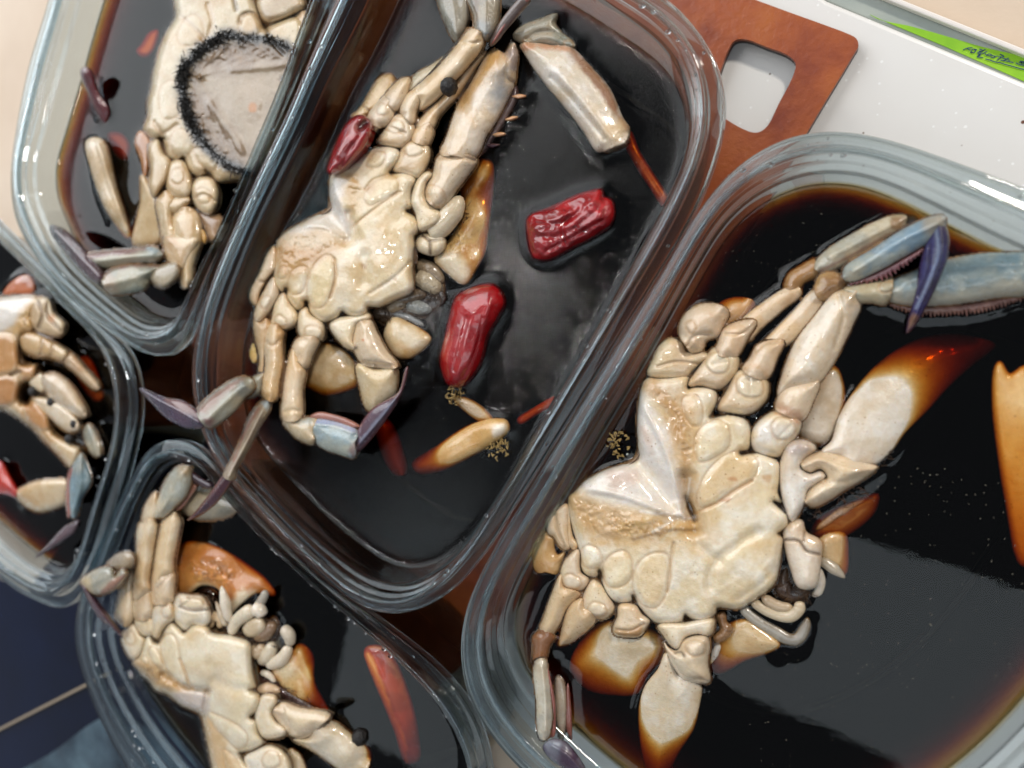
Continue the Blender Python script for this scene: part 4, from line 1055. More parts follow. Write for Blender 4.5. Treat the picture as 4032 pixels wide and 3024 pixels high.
leg(a, 'leg_segment', 2, 'B:965,590 1060,500 1180,380 1280,260 1352,180 1424,218 1424,280 1340,400 1230,522 1110,642 1032,684 1018,620', z=('B:1000,620 1390,230', [4.4, 7]), T=5, col='#E3CDAC', col2='#D8B98C', edge=SOFT, feats=[('g', 'B:1300,260 1360,270 1400,260', 8, .5), ('d', 'B:1240,330 1330,330', 10, '#C7A67C', .4)])
a = leg(ca, 'walking_leg', 2, 'B:862,1060 900,970 940,888 1000,868 1082,898 1094,980 1072,1042 1020,1112 930,1082', z=3.4, T=5.2, col=PALE, col2=CREAM, edge=JOINT, feats=[OV('B:930,930 960,880 1030,890 1060,930 1030,965 960,975', .6), ('d', 'B:900,1030 980,1040 1060,1010', 16, '#D7B58A', .6)])
leg(a, 'leg_segment', 2, 'B:978,872 1010,800 1060,748 1114,800 1098,880 1080,902', z=5, T=4, col=PALE, col2='#E2CBAA', edge=SOFT)
leg(a, 'leg_segment', 2, 'B:1010,792 1070,700 1160,610 1240,510 1330,400 1420,318 1444,330 1362,450 1262,600 1152,722 1112,802', z=('B:1050,770 1430,330', [4, 2]), T=4.4, col='#E0CAAC', col2='#CFAE84', edge=SOFT)
a = leg(ca, 'claw_arm', 2, 'B:990,1182 1010,1130 1050,1080 1090,1068 1107,1090 1072,1140 1062,1222 1092,1272 1162,1322 1152,1382 1092,1422 1030,1432 1010,1332 980,1262', z=4, T=5, col='#EADFC8', col2=CREAM, edge=JOINT)
leg(a, 'claw_segment', 2, 'B:1078,1142 1110,1090 1150,968 1300,958 1388,995 1332,1090 1262,1182 1202,1272 1150,1302 1082,1252 1062,1200', z=4.4, T=6, col=PALE, col2='#E2CDAE', edge=JOINT, feats=[('b', 'B:1075,1160 1120,1150 1180,1190 1190,1260 1140,1290 1090,1240', .7, 18), ('g', 'B:1150,985 1260,970 1370,1000', 8, .6, '#B08D66', .4)])
leg(a, 'claw_segment', 2, 'B:1158,962 1200,850 1270,650 1360,500 1450,338 1500,308 1560,330 1602,260 1642,320 1632,420 1622,520 1562,650 1502,760 1442,850 1402,952 1362,992 1250,967', z=('B:1250,930 1480,380 1580,560', [4.6, 3, .5]), T=6.4, col='#E6DACB', col2='#E0CBAE', edge=SOFT, feats=[('c', 'B:1260,650 1370,480 1460,320 1560,340 1480,450 1380,540 1300,680', '#C99A55', .85, 24), ('c', 'B:1490,500 1560,430 1600,500 1560,640 1490,640', '#8E9AA8', .65, 40), ('c', 'B:1560,320 1640,300 1620,450 1590,400', '#8C8592', .6, 20), ('g', 'B:1590,340 1570,480 1620,520', 9, .7)])
for i, sp in enumerate(('B:1600,600 1660,585 1692,597 1650,612', 'B:1560,745 1610,722 1642,728 1600,748', 'B:1480,838 1530,822 1566,832 1510,850', 'B:1440,905 1480,893 1528,900 1480,918')):
    leg(a, 'claw_spine', 2, sp, z=1.5, T=1.3, col='#D0926A' if i < 2 else '#4A3340', col2='#E3B58C', cell=3)
leg(a, 'claw_segment', 2, 'B:1380,950 1440,850 1500,765 1570,650 1625,530 1640,600 1560,760 1480,880 1420,960', z=-1, T=3, col='#5A4A50', col2='#7A6A66')
# raised grey legs at the top edge
a = leg(ca, 'walking_leg', 2, 'B:1150,-40 1330,-40 1342,80 1302,200 1262,262 1230,222 1188,130', z=3, T=4, col='#A19A8A', col2='#8A8578', feats=[('e', 'B:1230,0 1260,200', 16, .6)])
a = leg(ca, 'walking_leg', 2, 'B:1328,-40 1512,-40 1522,80 1492,200 1440,252 1380,190 1368,90', z=6, T=4.6, col='#A59A86', col2='#8F8C84', feats=[('d', 'B:1380,0 1385,150', 10, '#7A5A48', .5), ('c', 'B:1380,130 1480,130 1440,260', '#8E9AA2', .6, 24), ('e', 'B:1440,-20 1440,200', 18, .7)])
tube('leg_tip', 2, 'B:1470,285 1560,150 1650,40 1715,-30', [7, 9, 11, 13], [14, 20, 22, 22], a, '#6F5E58')
tube('leg_tip', 2, 'B:1480,275 1570,140 1660,30 1730,-25', [8.4, 10, 12, 14], [5, 6, 7, 8], a, '#9A5A50')
# lower legs
a = leg(ca, 'claw_arm', 2, 'E:788,600 830,560 950,543 1032,528 1042,560 962,592 942,640 932,700 952,752 900,742 840,692', z=3.2, T=4.4, col='#E8DDC6', col2=CREAM, edge=JOINT)
leg(a, 'claw_segment', 2, 'E:940,640 960,590 1040,568 1082,650 1142,760 1212,850 1182,872 1082,862 1000,852 958,790 930,722', z=4, T=5.6, col=PALE, col2='#E2CEB2', edge=JOINT, feats=[('c', 'E:985,690 1000,688 998,700', '#D0702A', .9, 5), ('d', 'E:935,745 950,740', 8, '#2A211A', .8), ('g', 'E:990,830 1080,845 1190,850', 8, .6, '#B08D66', .4)])
leg(a, 'claw_segment', 2, 'E:958,842 1070,872 1196,868 1204,930 1192,1030 1132,1102 1060,1152 1010,1112 980,1002', z=('E:1070,900 1060,1120', [2.8, -2.2]), T=5.4, col='#E4D3B4', col2='#DCC59C', edge=SOFT)
leg(a, 'claw_segment', 2, 'E:1080,1180 1160,1200 1240,1380 1262,1520 1200,1530 1120,1420', z=-9, T=3, col='#C98A60')
a = leg(ca, 'walking_leg', 2, 'E:598,522 640,488 672,540 742,582 754,640 740,692 640,682 600,662', z=3, T=4.6, col=PALE, col2=CREAM, edge=JOINT, feats=[OV('E:630,640 650,610 720,612 745,650 720,685 645,680')])
leg(a, 'leg_segment', 2, 'E:560,722 600,678 720,690 682,780 642,872 600,832 558,772', z=4.6, T=4.2, col=PALE, col2='#E2CDAE', edge=SOFT)
leg(a, 'leg_segment', 2, 'E:520,860 560,738 602,830 634,872 617,1000 607,1182 498,1194 493,1050', z=('E:580,800 550,1180', [4.4, 5.4]), T=4.6, col='#E8D4B8', col2='#E0C8A4', edge=SOFT, feats=[('g', 'E:510,1140 560,1130 600,1140', 9, .6)])
leg(a, 'leg_segment', 2, 'E:498,1198 600,1184 700,1180 742,1230 692,1282 684,1342 600,1312 538,1262', z=5, T=4, col='#DDCDB0', col2='#C9BFA8', edge=SOFT, feats=[('c', 'E:560,1190 680,1180 640,1220', '#9DB0B8', .7, 20), ('e', 'E:680,1200 680,1320', 10, .6)])
leg(a, 'leg_segment', 2, 'E:688,1260 700,1190 800,1198 930,1238 964,1270 942,1330 942,1422 850,1402 740,1362 690,1312', z=5.4, T=4.4, col='#9FB0B6', col2='#B9BDB2', feats=[('c', 'E:760,1250 900,1270 920,1350 800,1330', '#86A6B8', .6, 34), ('d', 'E:700,1200 820,1212 940,1255', 10, '#A9B4E0', .7), ('e', 'E:710,1215 820,1225 930,1265', 10, .7), ('c', 'E:900,1380 945,1330 942,1425', '#8C5F58', .7, 14)])
leg(a, 'leg_fringe', 2, 'E:658,1172 710,1142 820,1158 930,1198 974,1232 930,1242 800,1200 700,1186', z=5.6, T=1.6, col='#94625A', col2='#A87468', cell=3)
leg(a, 'leg_tip', 2, 'E:948,1300 985,1205 1060,1112 1150,1062 1220,1010 1256,880 1272,858 1264,930 1222,1050 1150,1172 1060,1292 990,1372 938,1392', z=('E:960,1330 1265,870', [6, 9]), T=2.6, col='#54405E', col2='#6D5468', cell=3, edge=(9, '#7C4A48', .6), feats=[('d', 'E:980,1320 1080,1200 1190,1080', 9, '#8C98B4', .6), ('e', 'E:970,1340 1090,1200 1230,1020', 7, .7)])  # highlight along this tip is painted as a pale line
a = leg(ca, 'walking_leg', 2, 'E:430,552 450,460 500,398 542,470 582,522 584,580 530,622 470,622 426,592', z=3, T=4.6, col=PALE, col2='#E4CEA8', edge=JOINT, feats=[OV('E:440,575 470,540 510,565 520,600 480,610')])
leg(a, 'leg_segment', 2, 'E:385,690 420,592 502,640 494,700 492,850 472,950 452,1062 420,1074 368,1042 368,970 388,850', z=('E:440,650 400,1050', [4, 6.4]), T=4.8, col='#E4CDAC', col2='#D8B88A', edge=SOFT, feats=[('g', 'E:390,700 430,730 480,690', 7, .5, '#B08D66', .4), ('c', 'E:370,1020 440,1030 420,1080', '#B58E5A', .6, 18)])
leg(a, 'leg_segment', 2, 'E:358,1080 412,1072 412,1122 352,1222 292,1342 202,1502 182,1562 128,1542 178,1442 240,1300 288,1180', z=('E:390,1090 150,1550', [7.5, 20]), T=3.0, col='#9A8A78', col2='#A89C86', cell=3, feats=[('d', 'E:345,1120 270,1240 190,1440', 7, '#8A5140', .7), ('c', 'E:360,1080 415,1075 400,1130', '#93A8B2', .7, 14), ('e', 'E:370,1130 270,1330 160,1540', 8, .6)])
leg(a, 'leg_tip', 2, 'P:340,1050 396,1080 372,1130 310,1222 240,1292 150,1352 68,1382 108,1340 200,1230 270,1130', z=('P:360,1070 80,1378', [20.5, 13]), T=2.0, col='#5A2638', col2='#45203A', cell=3, edge=(7, '#8A5040', .6), feats=[('e', 'P:350,1080 240,1220 100,1370', 6, .5)])
a = leg(ca, 'walking_leg', 2, 'E:292,440 300,370 350,280 400,160 442,108 452,250 402,310 352,400 330,482', z=2, T=4, col='#DDC3A0', col2='#CFB08A', edge=JOINT, feats=[('g', 'E:350,330 390,330 440,270', 7, .6, '#8C6A44', .5)])
leg(a, 'leg_segment', 2, 'E:318,560 335,470 370,400 440,298 472,400 442,470 402,532 352,582', z=3, T=4.2, col=PALE, col2='#DFC6A2', edge=JOINT, feats=[OV('E:350,450 380,420 420,430 410,480 370,500', .5)])
leg(a, 'leg_segment', 2, 'E:318,565 352,582 382,560 430,600 392,750 384,900 372,962 352,1040 340,950 352,800 322,660', z=3, T=3.8, col='#D9BE98', col2='#CBAA80', edge=SOFT)
leg(a, 'leg_segment', 2, 'E:372,905 366,962 350,1022 270,1052 248,1012 280,950 330,918', z=6, T=3, col='#A3A192', col2='#B5AD98', edge=SOFT)
leg(a, 'leg_segment', 2, 'P:178,532 280,440 430,350 500,344 542,370 552,420 482,492 430,562 330,652 240,704 198,692 138,592', z=('P:500,380 180,640', [10, 21]), T=4.2, col='#8E938E', col2='#A5A496', feats=[('c', 'P:130,590 280,450 430,350 500,340 430,400 290,500 200,620', '#8C5A48', .75, 16), ('e', 'P:220,650 350,520 480,400', 14, .7), ('c', 'P:190,640 250,650 230,710', '#7A3A3A', .7, 14)])
leg(a, 'leg_tip', 2, 'D:1018,1345 1100,1378 1200,1418 1320,1438 1402,1490 1482,1590 1462,1622 1350,1622 1220,1562 1120,1462', z=('D:1450,1590 1030,1350', [22, 17]), T=3.0, col='#4A3A55', col2='#5C4560', feats=[('c', 'D:1180,1410 1330,1440 1410,1500 1470,1580 1380,1530 1240,1470', '#946050', .75, 14), ('e', 'D:1060,1370 1250,1480 1440,1590', 9, .7)])
leg(a, 'leg_segment', 2, 'E:298,760 330,690 357,678 357,750 320,832 298,802', z=.8, T=1.2, col='#D3AE62', col2='#E0C27E', cell=3)
# mouth parts and back shell
tube('mouth_piece', 2, 'B:1100,1465 1170,1400 1240,1310 1292,1222', [4, 4.4, 4.6, 4.4], [34, 42, 42, 20], ca, '#E0D0B4')
relief('mouth_piece', 2, 'B:1010,1502 1040,1460 1110,1458 1182,1480 1182,1542 1140,1582 1080,1582 1018,1552', z=3, T=3.4, parent=ca, col='#E4D6BC', col2='#D8C4A2', edge=JOINT, feats=[('g', 'B:1050,1465 1090,1500 1100,1580', 6, .8, '#6E5640', .8), ('g', 'B:1100,1500 1180,1490', 6, .6, '#6E5640', .6)])
relief('back_shell', 2, 'B:1290,1190 1340,1100 1400,1000 1470,1000 1484,1150 1452,1400 1432,1560 1372,1682 1310,1765 1180,1672 1128,1612 1190,1530 1262,1430 1312,1310', z=('B:1300,1400 1200,1620 1330,1720 1460,1200 1420,1500 1370,1080', [-.2, .8, -.4, -7, -5, -2.5]), T=2.8, parent=ca, col='#D3AE72', col2='#B98546', feats=[('c', 'B:1140,1600 1220,1570 1340,1680 1310,1770 1180,1680', '#E6D8BE', .9, 24), ('n', 'B:1180,1520 1300,1420 1330,1560 1230,1620', 36, .8)])
relief('back_shell', 2, 'E:1128,652 1180,558 1280,590 1412,680 1382,732 1282,802 1200,792 1140,702', z=('E:1180,640 1360,720', [.5, -1.2]), T=3, parent=ca, col='#DCC49C', col2='#C79E66', feats=[('c', 'E:1190,600 1380,690 1330,740 1220,680', '#E9DEC6', .8, 26)])
relief('back_shell', 2, 'E:620,960 640,800 720,720 850,750 952,850 965,962 880,1010 760,1030 680,1000', z=('E:780,780 780,1010', [-1.6, -3.6]), T=2.6, parent=ca, col='#CDB48C', col2='#B89A6A')
for sp, zz, ww, cc in (('E:1330,215 1420,260 1495,335', [.6, .8, .2], [24, 28, 16], '#8C7A62'), ('E:1330,300 1400,330 1475,395', [1, 1.2, .5], [30, 36, 22], '#B5A68C'), ('E:1320,360 1390,370 1460,420', [.2, .2, 0], [22, 22, 14], '#3A2C24'),
                       ('E:1180,445 1290,425 1400,390', [1, 1, .6], [20, 24, 20], '#6A5844'), ('E:1150,500 1230,462 1270,470', [.4, .8, .6], [22, 26, 18], '#9C8C74'), ('E:1270,470 1350,490 1425,500', [.3, .5, .2], [24, 26, 14], '#8E9290'),
                       ('E:1180,530 1260,545 1370,600', [.2, .2, .1], [10, 12, 8], '#8A8E90'), ('E:1060,540 1120,520 1180,540', [.2, .2, 0], [22, 24, 14], '#5A4A3A'), ('E:1470,390 1495,430 1480,480', [.4, .5, .1], [10, 12, 6], '#3A2C24')):
    tube('mouth_piece', 2, sp, zz, ww, ca, cc, WET)
relief('mouth_piece', 2, 'E:1300,200 1420,230 1500,340 1480,480 1380,560 1240,560 1100,600 1040,540 1180,460 1310,400', z=-2.2, T=2.6, parent=ca, col='#2E231C', col2='#5A4634', mat=WET)
joint_skin(ca)
bristles(ca, 2, 'E:1180,470 1300,420 1400,400 1470,440', 60)
bristles(ca, 2, 'B:1190,1500 1260,1420 1310,1300', 50, 36)
bristles(ca, 2, 'E:1060,540 1150,560 1120,640', 36)
# big pale claw lying at the top right
cl_ = empty('crab_claw', tuple(P(2250, 380, C2['zs'])), 'pale severed claw with a brown edge lying across the top right of the middle tray', 'crab claw')
relief('claw_hand', 2, 'B:1655,285 1720,262 1850,282 1962,290 2080,405 2212,560 2289,733 2330,798 2302,885 2242,908 2164,940 2128,930 2060,820 1960,690 1850,560 1750,430 1680,322', z=('B:1800,350 2230,850', [2.0, 2.0]), T=6, parent=cl_, col='#E6DDD2', col2='#DDD0BC', edge=SOFT, feats=[('c', 'B:1965,285 2080,400 2212,555 2289,730 2335,800 2290,790 2220,680 2110,520 1990,370', '#8E5A34', .85, 18), ('c', 'B:1660,280 1760,265 1950,290 1960,310 1760,300 1670,320', '#C58A62', .8, 10), ('g', 'B:1850,480 2000,640 2180,860', 12, .7), ('e', 'B:1900,450 2060,640 2220,850', 22, .8), ('c', 'B:2180,770 2290,740 2300,880 2230,880', '#D8B98A', .6, 30)])
relief('claw_joint', 2, 'B:1615,230 1660,170 1780,120 1882,88 1872,140 1912,200 1992,270 1982,302 1930,292 1800,272 1700,275', z=2.0, T=3.6, parent=cl_, col='#8C928A', col2='#A39A86', feats=[('g', 'B:1700,240 1780,200 1880,210 1960,280', 12, .9), ('b', 'B:1675,245 1710,240 1720,270 1690,285', .8, 8), ('b', 'B:1930,260 1975,255 1985,295 1945,295', .8, 8), ('c', 'B:1700,220 1800,190 1900,220 1860,250', '#B9A890', .6, 20)])
relief('claw_finger', 2, 'C:300,640 335,620 380,720 450,830 525,960 505,985 430,880 360,770', z=-5.5, T=2.2, parent=cl_, col='#B0584A')
# =================================================================== crab in the bottom left tray
cc = crab(5, 'G:850,1200', 'cream crab in the bottom left tray beside its orange back shell')
BODY_C = ('G:572,985 600,915 640,872 690,910 714,932 752,893 840,900 862,932 960,950 1067,990 1072,1060 1082,1150 1097,1232 1085,1244 1112,1262 1122,1300 1102,1352 1072,1388 1096,1402 1112,1470 1142,1522 1092,1560 1032,1580 1018,1590 1042,1630 1082,1680 1110,1760 '
          '1000,1790 890,1745 858,1640 828,1500 806,1392 788,1368 700,1330 620,1265 560,1245 520,1190 450,1122 438,1090 464,1070 480,1040 490,1000 522,942 556,985')
relief('body', 5, BODY_C, z=('G:800,1050 480,1090 560,1220 760,1340 1050,1300 860,1600', [3, 2.0, .6, -1.2, 3, .2]), T=6.8, R=110, flat=1.0, grow=3, parent=cc, col='#ECE2CC', col2='#E7D8B8', tb=9, ripple=.05, edge=(5, '#33271E', .8), feats=[
    ('b', 'G:585,990 600,955 640,943 672,980 692,1080 732,1200 700,1232 650,1180 602,1100', 1.0, 22), ('b', 'G:520,1030 545,1010 572,1040 602,1110 582,1132 540,1090', .8, 14), ('b', 'G:478,1075 500,1060 520,1085 510,1110', .6, 10),
    ('b', 'G:838,1362 920,1390 1010,1440 1052,1490 1042,1540 1000,1562 930,1502 862,1432', .9, 24), ('b', 'G:920,1560 990,1610 1020,1700 980,1740 930,1650', .8, 20),
    ('g', 'G:835,1250 760,1243 690,1225 600,1160', 14, 1.4, '#8A6840', .6), ('g', 'G:838,1250 828,1300 815,1390', 12, 1.4, '#8A7458', .4),
    ('n', 'G:470,1090 600,1120 700,1225 750,1245 700,1265 620,1245 540,1215', 38, .7),
    ('c', 'G:450,1090 520,1100 600,1130 690,1210 760,1240 720,1270 620,1250 540,1220 480,1150', '#BC935A', .85, 22), ('c', 'G:640,1262 740,1250 835,1262 822,1370 780,1365 700,1325', '#CFC2BA', .9, 14),
    ('c', 'G:815,1390 850,1400 920,1500 980,1620 1010,1720 900,1745 850,1600', '#C9A066', .7, 18),
    ('g', 'G:850,1110 870,1180 840,1250', 26, .8), ('g', 'G:880,1190 960,1230 1060,1240 1095,1235', 22, .6), ('g', 'G:690,1080 735,1200 760,1240', 6, .4, '#C99C63', .5),
    ('g', 'G:712,930 716,915', 6, 1.0, '#2A211A', .8), ('g', 'G:572,990 576,965', 6, 1.0, '#2A211A', .8), ('g', 'G:1068,1386 1092,1392', 6, 1.0, '#2A211A', .8), ('g', 'G:1010,1580 1036,1582', 6, 1.0, '#2A211A', .8), ('g', 'G:1085,1240 1060,1243', 5, .8, '#5A4634', .7),
    ('d', 'G:790,930 750,960', 22, '#D3B27C', .5),
])
a = leg(cc, 'walking_leg', 5, 'G:540,900 545,810 570,784 640,770 657,800 662,860 622,890 592,930 572,964 545,952', z=4, T=5, col='#E9E0CE', col2=CREAM, edge=JOINT, feats=[OV('G:590,830 600,795 640,795 652,830 640,855 605,858')])
leg(a, 'leg_segment', 5, 'G:545,785 528,700 540,630 600,622 655,602 657,740 652,772 562,790', z=5.4, T=5, col=PALE, col2='#E2CBAA', edge=SOFT, feats=[('g', 'G:570,700 620,650 650,620', 6, .5, '#B08D66', .4)])
leg(a, 'leg_segment', 5, 'G:532,662 540,600 560,450 592,330 655,290 692,340 682,420 655,560 652,622 562,672', z=('G:600,640 640,320', [5.6, 6]), T=5, col='#E9D9BE', col2='#E0C8A2', edge=SOFT)
a = leg(cc, 'walking_leg', 5, 'G:450,870 540,858 547,940 502,952 468,922', z=3.6, T=4, col='#E9E0CE', col2=CREAM, edge=JOINT)
leg(a, 'leg_segment', 5, 'G:440,770 460,735 500,702 532,700 542,850 500,872 455,868', z=5, T=4.4, col=PALE, col2='#E0C8A4', edge=SOFT)
leg(a, 'leg_segment', 5, 'G:462,390 480,350 560,338 547,500 527,660 532,702 500,742 450,765 448,640 458,500', z=('G:490,720 520,360', [6.4, 8]), T=4.8, col='#E8D8BC', col2='#DDC29A', edge=SOFT, feats=[('c', 'G:460,690 500,680 490,720', '#B08A58', .5, 12)])
leg(a, 'leg_segment', 5, 'G:490,362 508,250 560,188 575,250 562,330 520,362', z=8.5, T=3.4, col='#D9C8AC', col2='#C0A582', edge=SOFT)
leg(a, 'leg_segment', 5, 'G:548,312 578,210 630,100 688,50 742,58 748,120 722,200 652,272 592,322', z=9.5, T=4, col='#A9ACA2', col2='#BFB9A4', edge=SOFT, feats=[('e', 'G:590,280 650,150 700,80', 14, .6), ('c', 'G:690,45 750,60 740,100 690,90', '#A08458', .8, 14), ('c', 'G:560,230 600,310 545,320', '#D0C0A4', .7, 18)])
leg(a, 'leg_fringe', 5, 'G:655,290 720,208 752,140 782,150 742,220 700,275', z=7.5, T=1.6, col='#8E6050', col2='#A57868', cell=3)
leg(a, 'leg_tip', 5, 'G:738,70 800,110 865,150 842,172 760,132 738,112', z=9, T=1.8, col='#4A3440', cell=3)
a = leg(cc, 'walking_leg', 5, 'G:385,950 440,890 480,950 502,970 472,1060 440,1082 390,1002', z=2.8, T=4, col='#E6DAC4', col2=CREAM, edge=JOINT, feats=[OV('G:395,960 430,930 450,965 440,1000 410,1000', .5)])
leg(a, 'leg_segment', 5, 'G:348,832 370,720 400,600 442,590 442,700 442,860 402,905 350,862', z=3.8, T=4.6, col='#E8D6B8', col2='#DCC096', edge=SOFT)
a = leg(cc, 'walking_leg', 5, 'G:162,660 200,628 250,600 322,594 342,640 382,600 402,622 350,692 270,732 208,722', z=13.5, T=3.4, col='#A3A49A', col2='#B3AB98', edge=SOFT, feats=[('c', 'G:160,655 200,640 215,720 170,700', '#C9B48C', .8, 14), ('c', 'G:270,735 350,690 400,625 340,650 270,710', '#9A6450', .75, 8), ('e', 'G:210,680 330,620', 14, .6)])
leg(a, 'leg_segment', 5, 'G:300,582 340,530 420,508 442,570 382,602 330,602', z=11, T=3, col='#9C9284', col2='#AEA08A')
leg(a, 'leg_tip', 5, 'G:163,678 200,708 262,790 322,870 387,968 330,922 258,862 196,760', z=('G:180,690 380,960', [14.5, 8]), T=2.2, col='#4E2B3A', col2='#5E3848', cell=3, feats=[('e', 'G:185,700 270,830 370,950', 6, .6)])
a = leg(cc, 'walking_leg', 5, 'G:660,752 688,730 740,738 810,748 852,830 848,880 820,902 760,892 716,922 690,902 658,862', z=4, T=4.6, col='#E6DDCC', col2=CREAM, edge=JOINT, feats=[('g', 'G:690,800 760,822 845,812', 5, .9, '#5E5044', .8), ('b', 'G:690,765 720,750 810,762 815,800 740,812 700,795', .8, 12, '#E0CBA6', .6), ('g', 'G:735,745 740,760 700,790', 4, .5, '#8C7454', .5)])
leg(cc, 'leg_piece', 5, 'G:688,262 740,180 850,178 920,205 992,270 960,312 800,332 740,312', z=3, T=3.2, col='#8E8A7C', col2='#A59A84', feats=[('c', 'G:700,260 780,190 880,190 830,240 740,300', '#B5A78C', .6, 26)])
relief('back_shell', 5, 'G:650,600 700,470 800,458 900,490 1050,578 1150,660 1195,735 1100,722 1000,792 960,832 920,730 880,690 800,680 740,722 660,722', z=('G:800,600 700,500 1050,600 1000,760 1170,720', [.9, -3.5, -4.2, .8, -3.5]), T=2.6, parent=cc, col='#D0924E', col2='#BE7A38', feats=[('n', 'G:720,560 850,520 1000,620 950,700 880,680 760,680', 40, 1.0), ('c', 'G:950,790 1000,730 1110,720 1050,790 980,842', '#EADFC4', .9, 24), ('c', 'G:740,720 800,670 880,690 900,720 860,690', '#E6CFA4', .8, 14)])
relief('back_shell', 5, 'G:1180,1142 1262,1070 1330,1000 1392,1052 1402,1200 1452,1300 1505,1405 1350,1322 1258,1242', z=('G:1270,1120 1450,1300 1390,1080 1300,1230', [.8, -5, -5, -1]), T=2.2, parent=cc, col='#DDBE86', col2='#C4873E', feats=[('c', 'G:1200,1140 1290,1070 1310,1160 1250,1190', '#E8DAB8', .8, 24)])
relief('mouth_piece', 5, 'G:770,722 820,695 880,712 892,760 850,775 800,742', z=-3, T=1.2, parent=cc, col='#120C0A', mat=WET)  # black sheet painting the dark of a hole in the shell
for sp, zz, ww, cl2 in (('G:912,688 932,780 955,880', [5, 5, 4.4], [8, 22, 16], '#DDD3C2'), ('G:880,770 915,850 940,900', [3, 3.4, 3.4], [6, 16, 14], '#BFB09A'), ('G:960,945 1000,868 1085,808', [3.4, 4.4, 4.8], [20, 24, 28], '#DCCFB8'), ('G:1085,808 1115,820 1132,852', [4.6, 4.6, 4.2], [26, 28, 22], '#E2D6C4'),
                       ('G:1090,800 1130,760 1150,712', [3.4, 3.6, 3.6], [12, 18, 14], '#A9A296'), ('G:850,910 868,850 905,862 900,910', [2.8, 3.4, 3.4, 2.8], [14, 18, 18, 12], '#D3B996'), ('G:1150,1112 1230,1080 1278,1005', [2.6, 3, 2.6], [18, 26, 20], '#DCD0BC'), ('G:1278,1005 1272,950 1235,910', [2.6, 3, 3], [20, 26, 22], '#C9BCA8'),
                       ('G:1085,960 1150,935 1195,885', [2, 2.4, 2.2], [20, 30, 20], '#8A7058'), ('G:1075,1020 1110,1040 1140,1000', [2, 2.6, 2], [24, 28, 16], '#BFA98C'), ('G:1110,1090 1160,1060 1190,990', [2, 2.6, 2.4], [18, 30, 22], '#D0C4AE'), ('G:1105,1245 1160,1235 1225,1250', [2.2, 2.4, 1.6], [16, 22, 12], '#D9BFA0'), ('G:1120,1150 1160,1160 1200,1200', [1.8, 2.2, 1.6], [10, 14, 8], '#E2D8C8')):
    tube('mouth_piece', 5, sp, zz, [w * .82 for w in ww], cc, cl2)
relief('mouth_piece', 5, 'G:1025,920 1060,870 1122,858 1145,910 1102,955 1050,955', z=2.8, T=3.2, parent=cc, col='#D9CCB4', col2='#C9B698', edge=JOINT)
relief('mouth_piece', 5, 'G:1205,985 1225,950 1255,965 1258,1000 1230,1020', z=2, T=2.2, parent=cc, col='#15130F', mat=WET)
relief('mouth_piece', 5, 'G:870,900 900,840 960,900 1040,940 1080,960 1190,850 1220,900 1200,1000 1120,1110 1080,1060 1060,990 950,955', z=-.8, T=2.4, parent=cc, col='#3A2A22', col2='#5E4634', mat=WET)  # dark sheet paints the shade between the tubes
relief('mouth_piece', 5, 'G:1095,1160 1150,1170 1230,1230 1330,1290 1450,1370 1300,1350 1190,1290 1110,1260', z=-.6, T=1.8, parent=cc, col='#3A2420', col2='#5A3A30', mat=WET)
a = leg(cc, 'claw_arm', 5, 'G:1100,1332 1130,1270 1200,1274 1207,1310 1182,1360 1202,1412 1252,1450 1252,1482 1182,1502 1130,1492 1092,1402', z=3, T=4.8, col='#EADFCB', col2=CREAM, edge=JOINT)
leg(a, 'claw_segment', 5, 'G:1186,1372 1230,1308 1330,1338 1494,1370 1442,1432 1372,1492 1290,1492 1238,1442', z=3.4, T=5.4, col=PALE, col2='#E2D0B2', edge=JOINT, feats=[('b', 'G:1235,1450 1260,1435 1275,1460 1255,1480', .7, 6), ('g', 'G:1240,1330 1250,1400 1300,1470', 7, .5)])
leg(a, 'claw_segment', 5, 'G:1286,1502 1372,1498 1432,1440 1500,1410 1602,1480 1702,1570 1692,1662 1652,1722 1560,1682 1480,1622 1380,1552', z=('G:1400,1480 1540,1560 1690,1640', [2.4, -.2, -6]), T=5, col='#E6DAC4', col2='#DCC8A4', edge=SOFT)
a = leg(cc, 'walking_leg', 5, 'G:1036,1602 1090,1570 1170,1538 1252,1580 1282,1682 1202,1760 1100,1740 1050,1660', z=2.8, T=4.8, col='#E9E0CE', col2=CREAM, edge=JOINT, feats=[OV('G:1125,1620 1160,1570 1215,1580 1225,1640 1180,1665 1140,1655')])
leg(a, 'leg_segment', 5, 'G:1270,1560 1330,1590 1362,1740 1272,1740', z=-1.5, T=3, col='#D9C6A8')
joint_skin(cc)
bristles(cc, 5, 'G:830,720 900,800 960,900 1080,930 1180,870', 80, 44, '#5A4432', 2.5)
bristles(cc, 5, 'G:1090,1010 1180,980 1240,1040 1160,1110', 70, 44, '#4A3628', 2)
bristles(cc, 5, 'G:1120,1200 1240,1240 1400,1330', 60, 40, '#3A2620', .6)
sh = empty('crab_claw', tuple(P(1500, 2700, C5['zs'])), 'long orange and dark red claw under the sauce of the bottom left tray', 'crab claw')
relief('claw_finger', 5, 'K:424,850 440,808 540,802 625,880 705,1050 765,1250 802,1450 802,1600 720,1622 640,1400 540,1150 450,930', z=('K:470,860 760,1550', [-2.4, -6]), T=1.6, parent=sh, col='#B8482E', col2='#A03A28', feats=[('c', 'K:424,850 450,840 560,1100 640,1300 720,1500 720,1620 640,1410 540,1160', '#F0A860', .95, 10), ('e', 'K:480,860 600,1120 720,1450', 26, .5)])

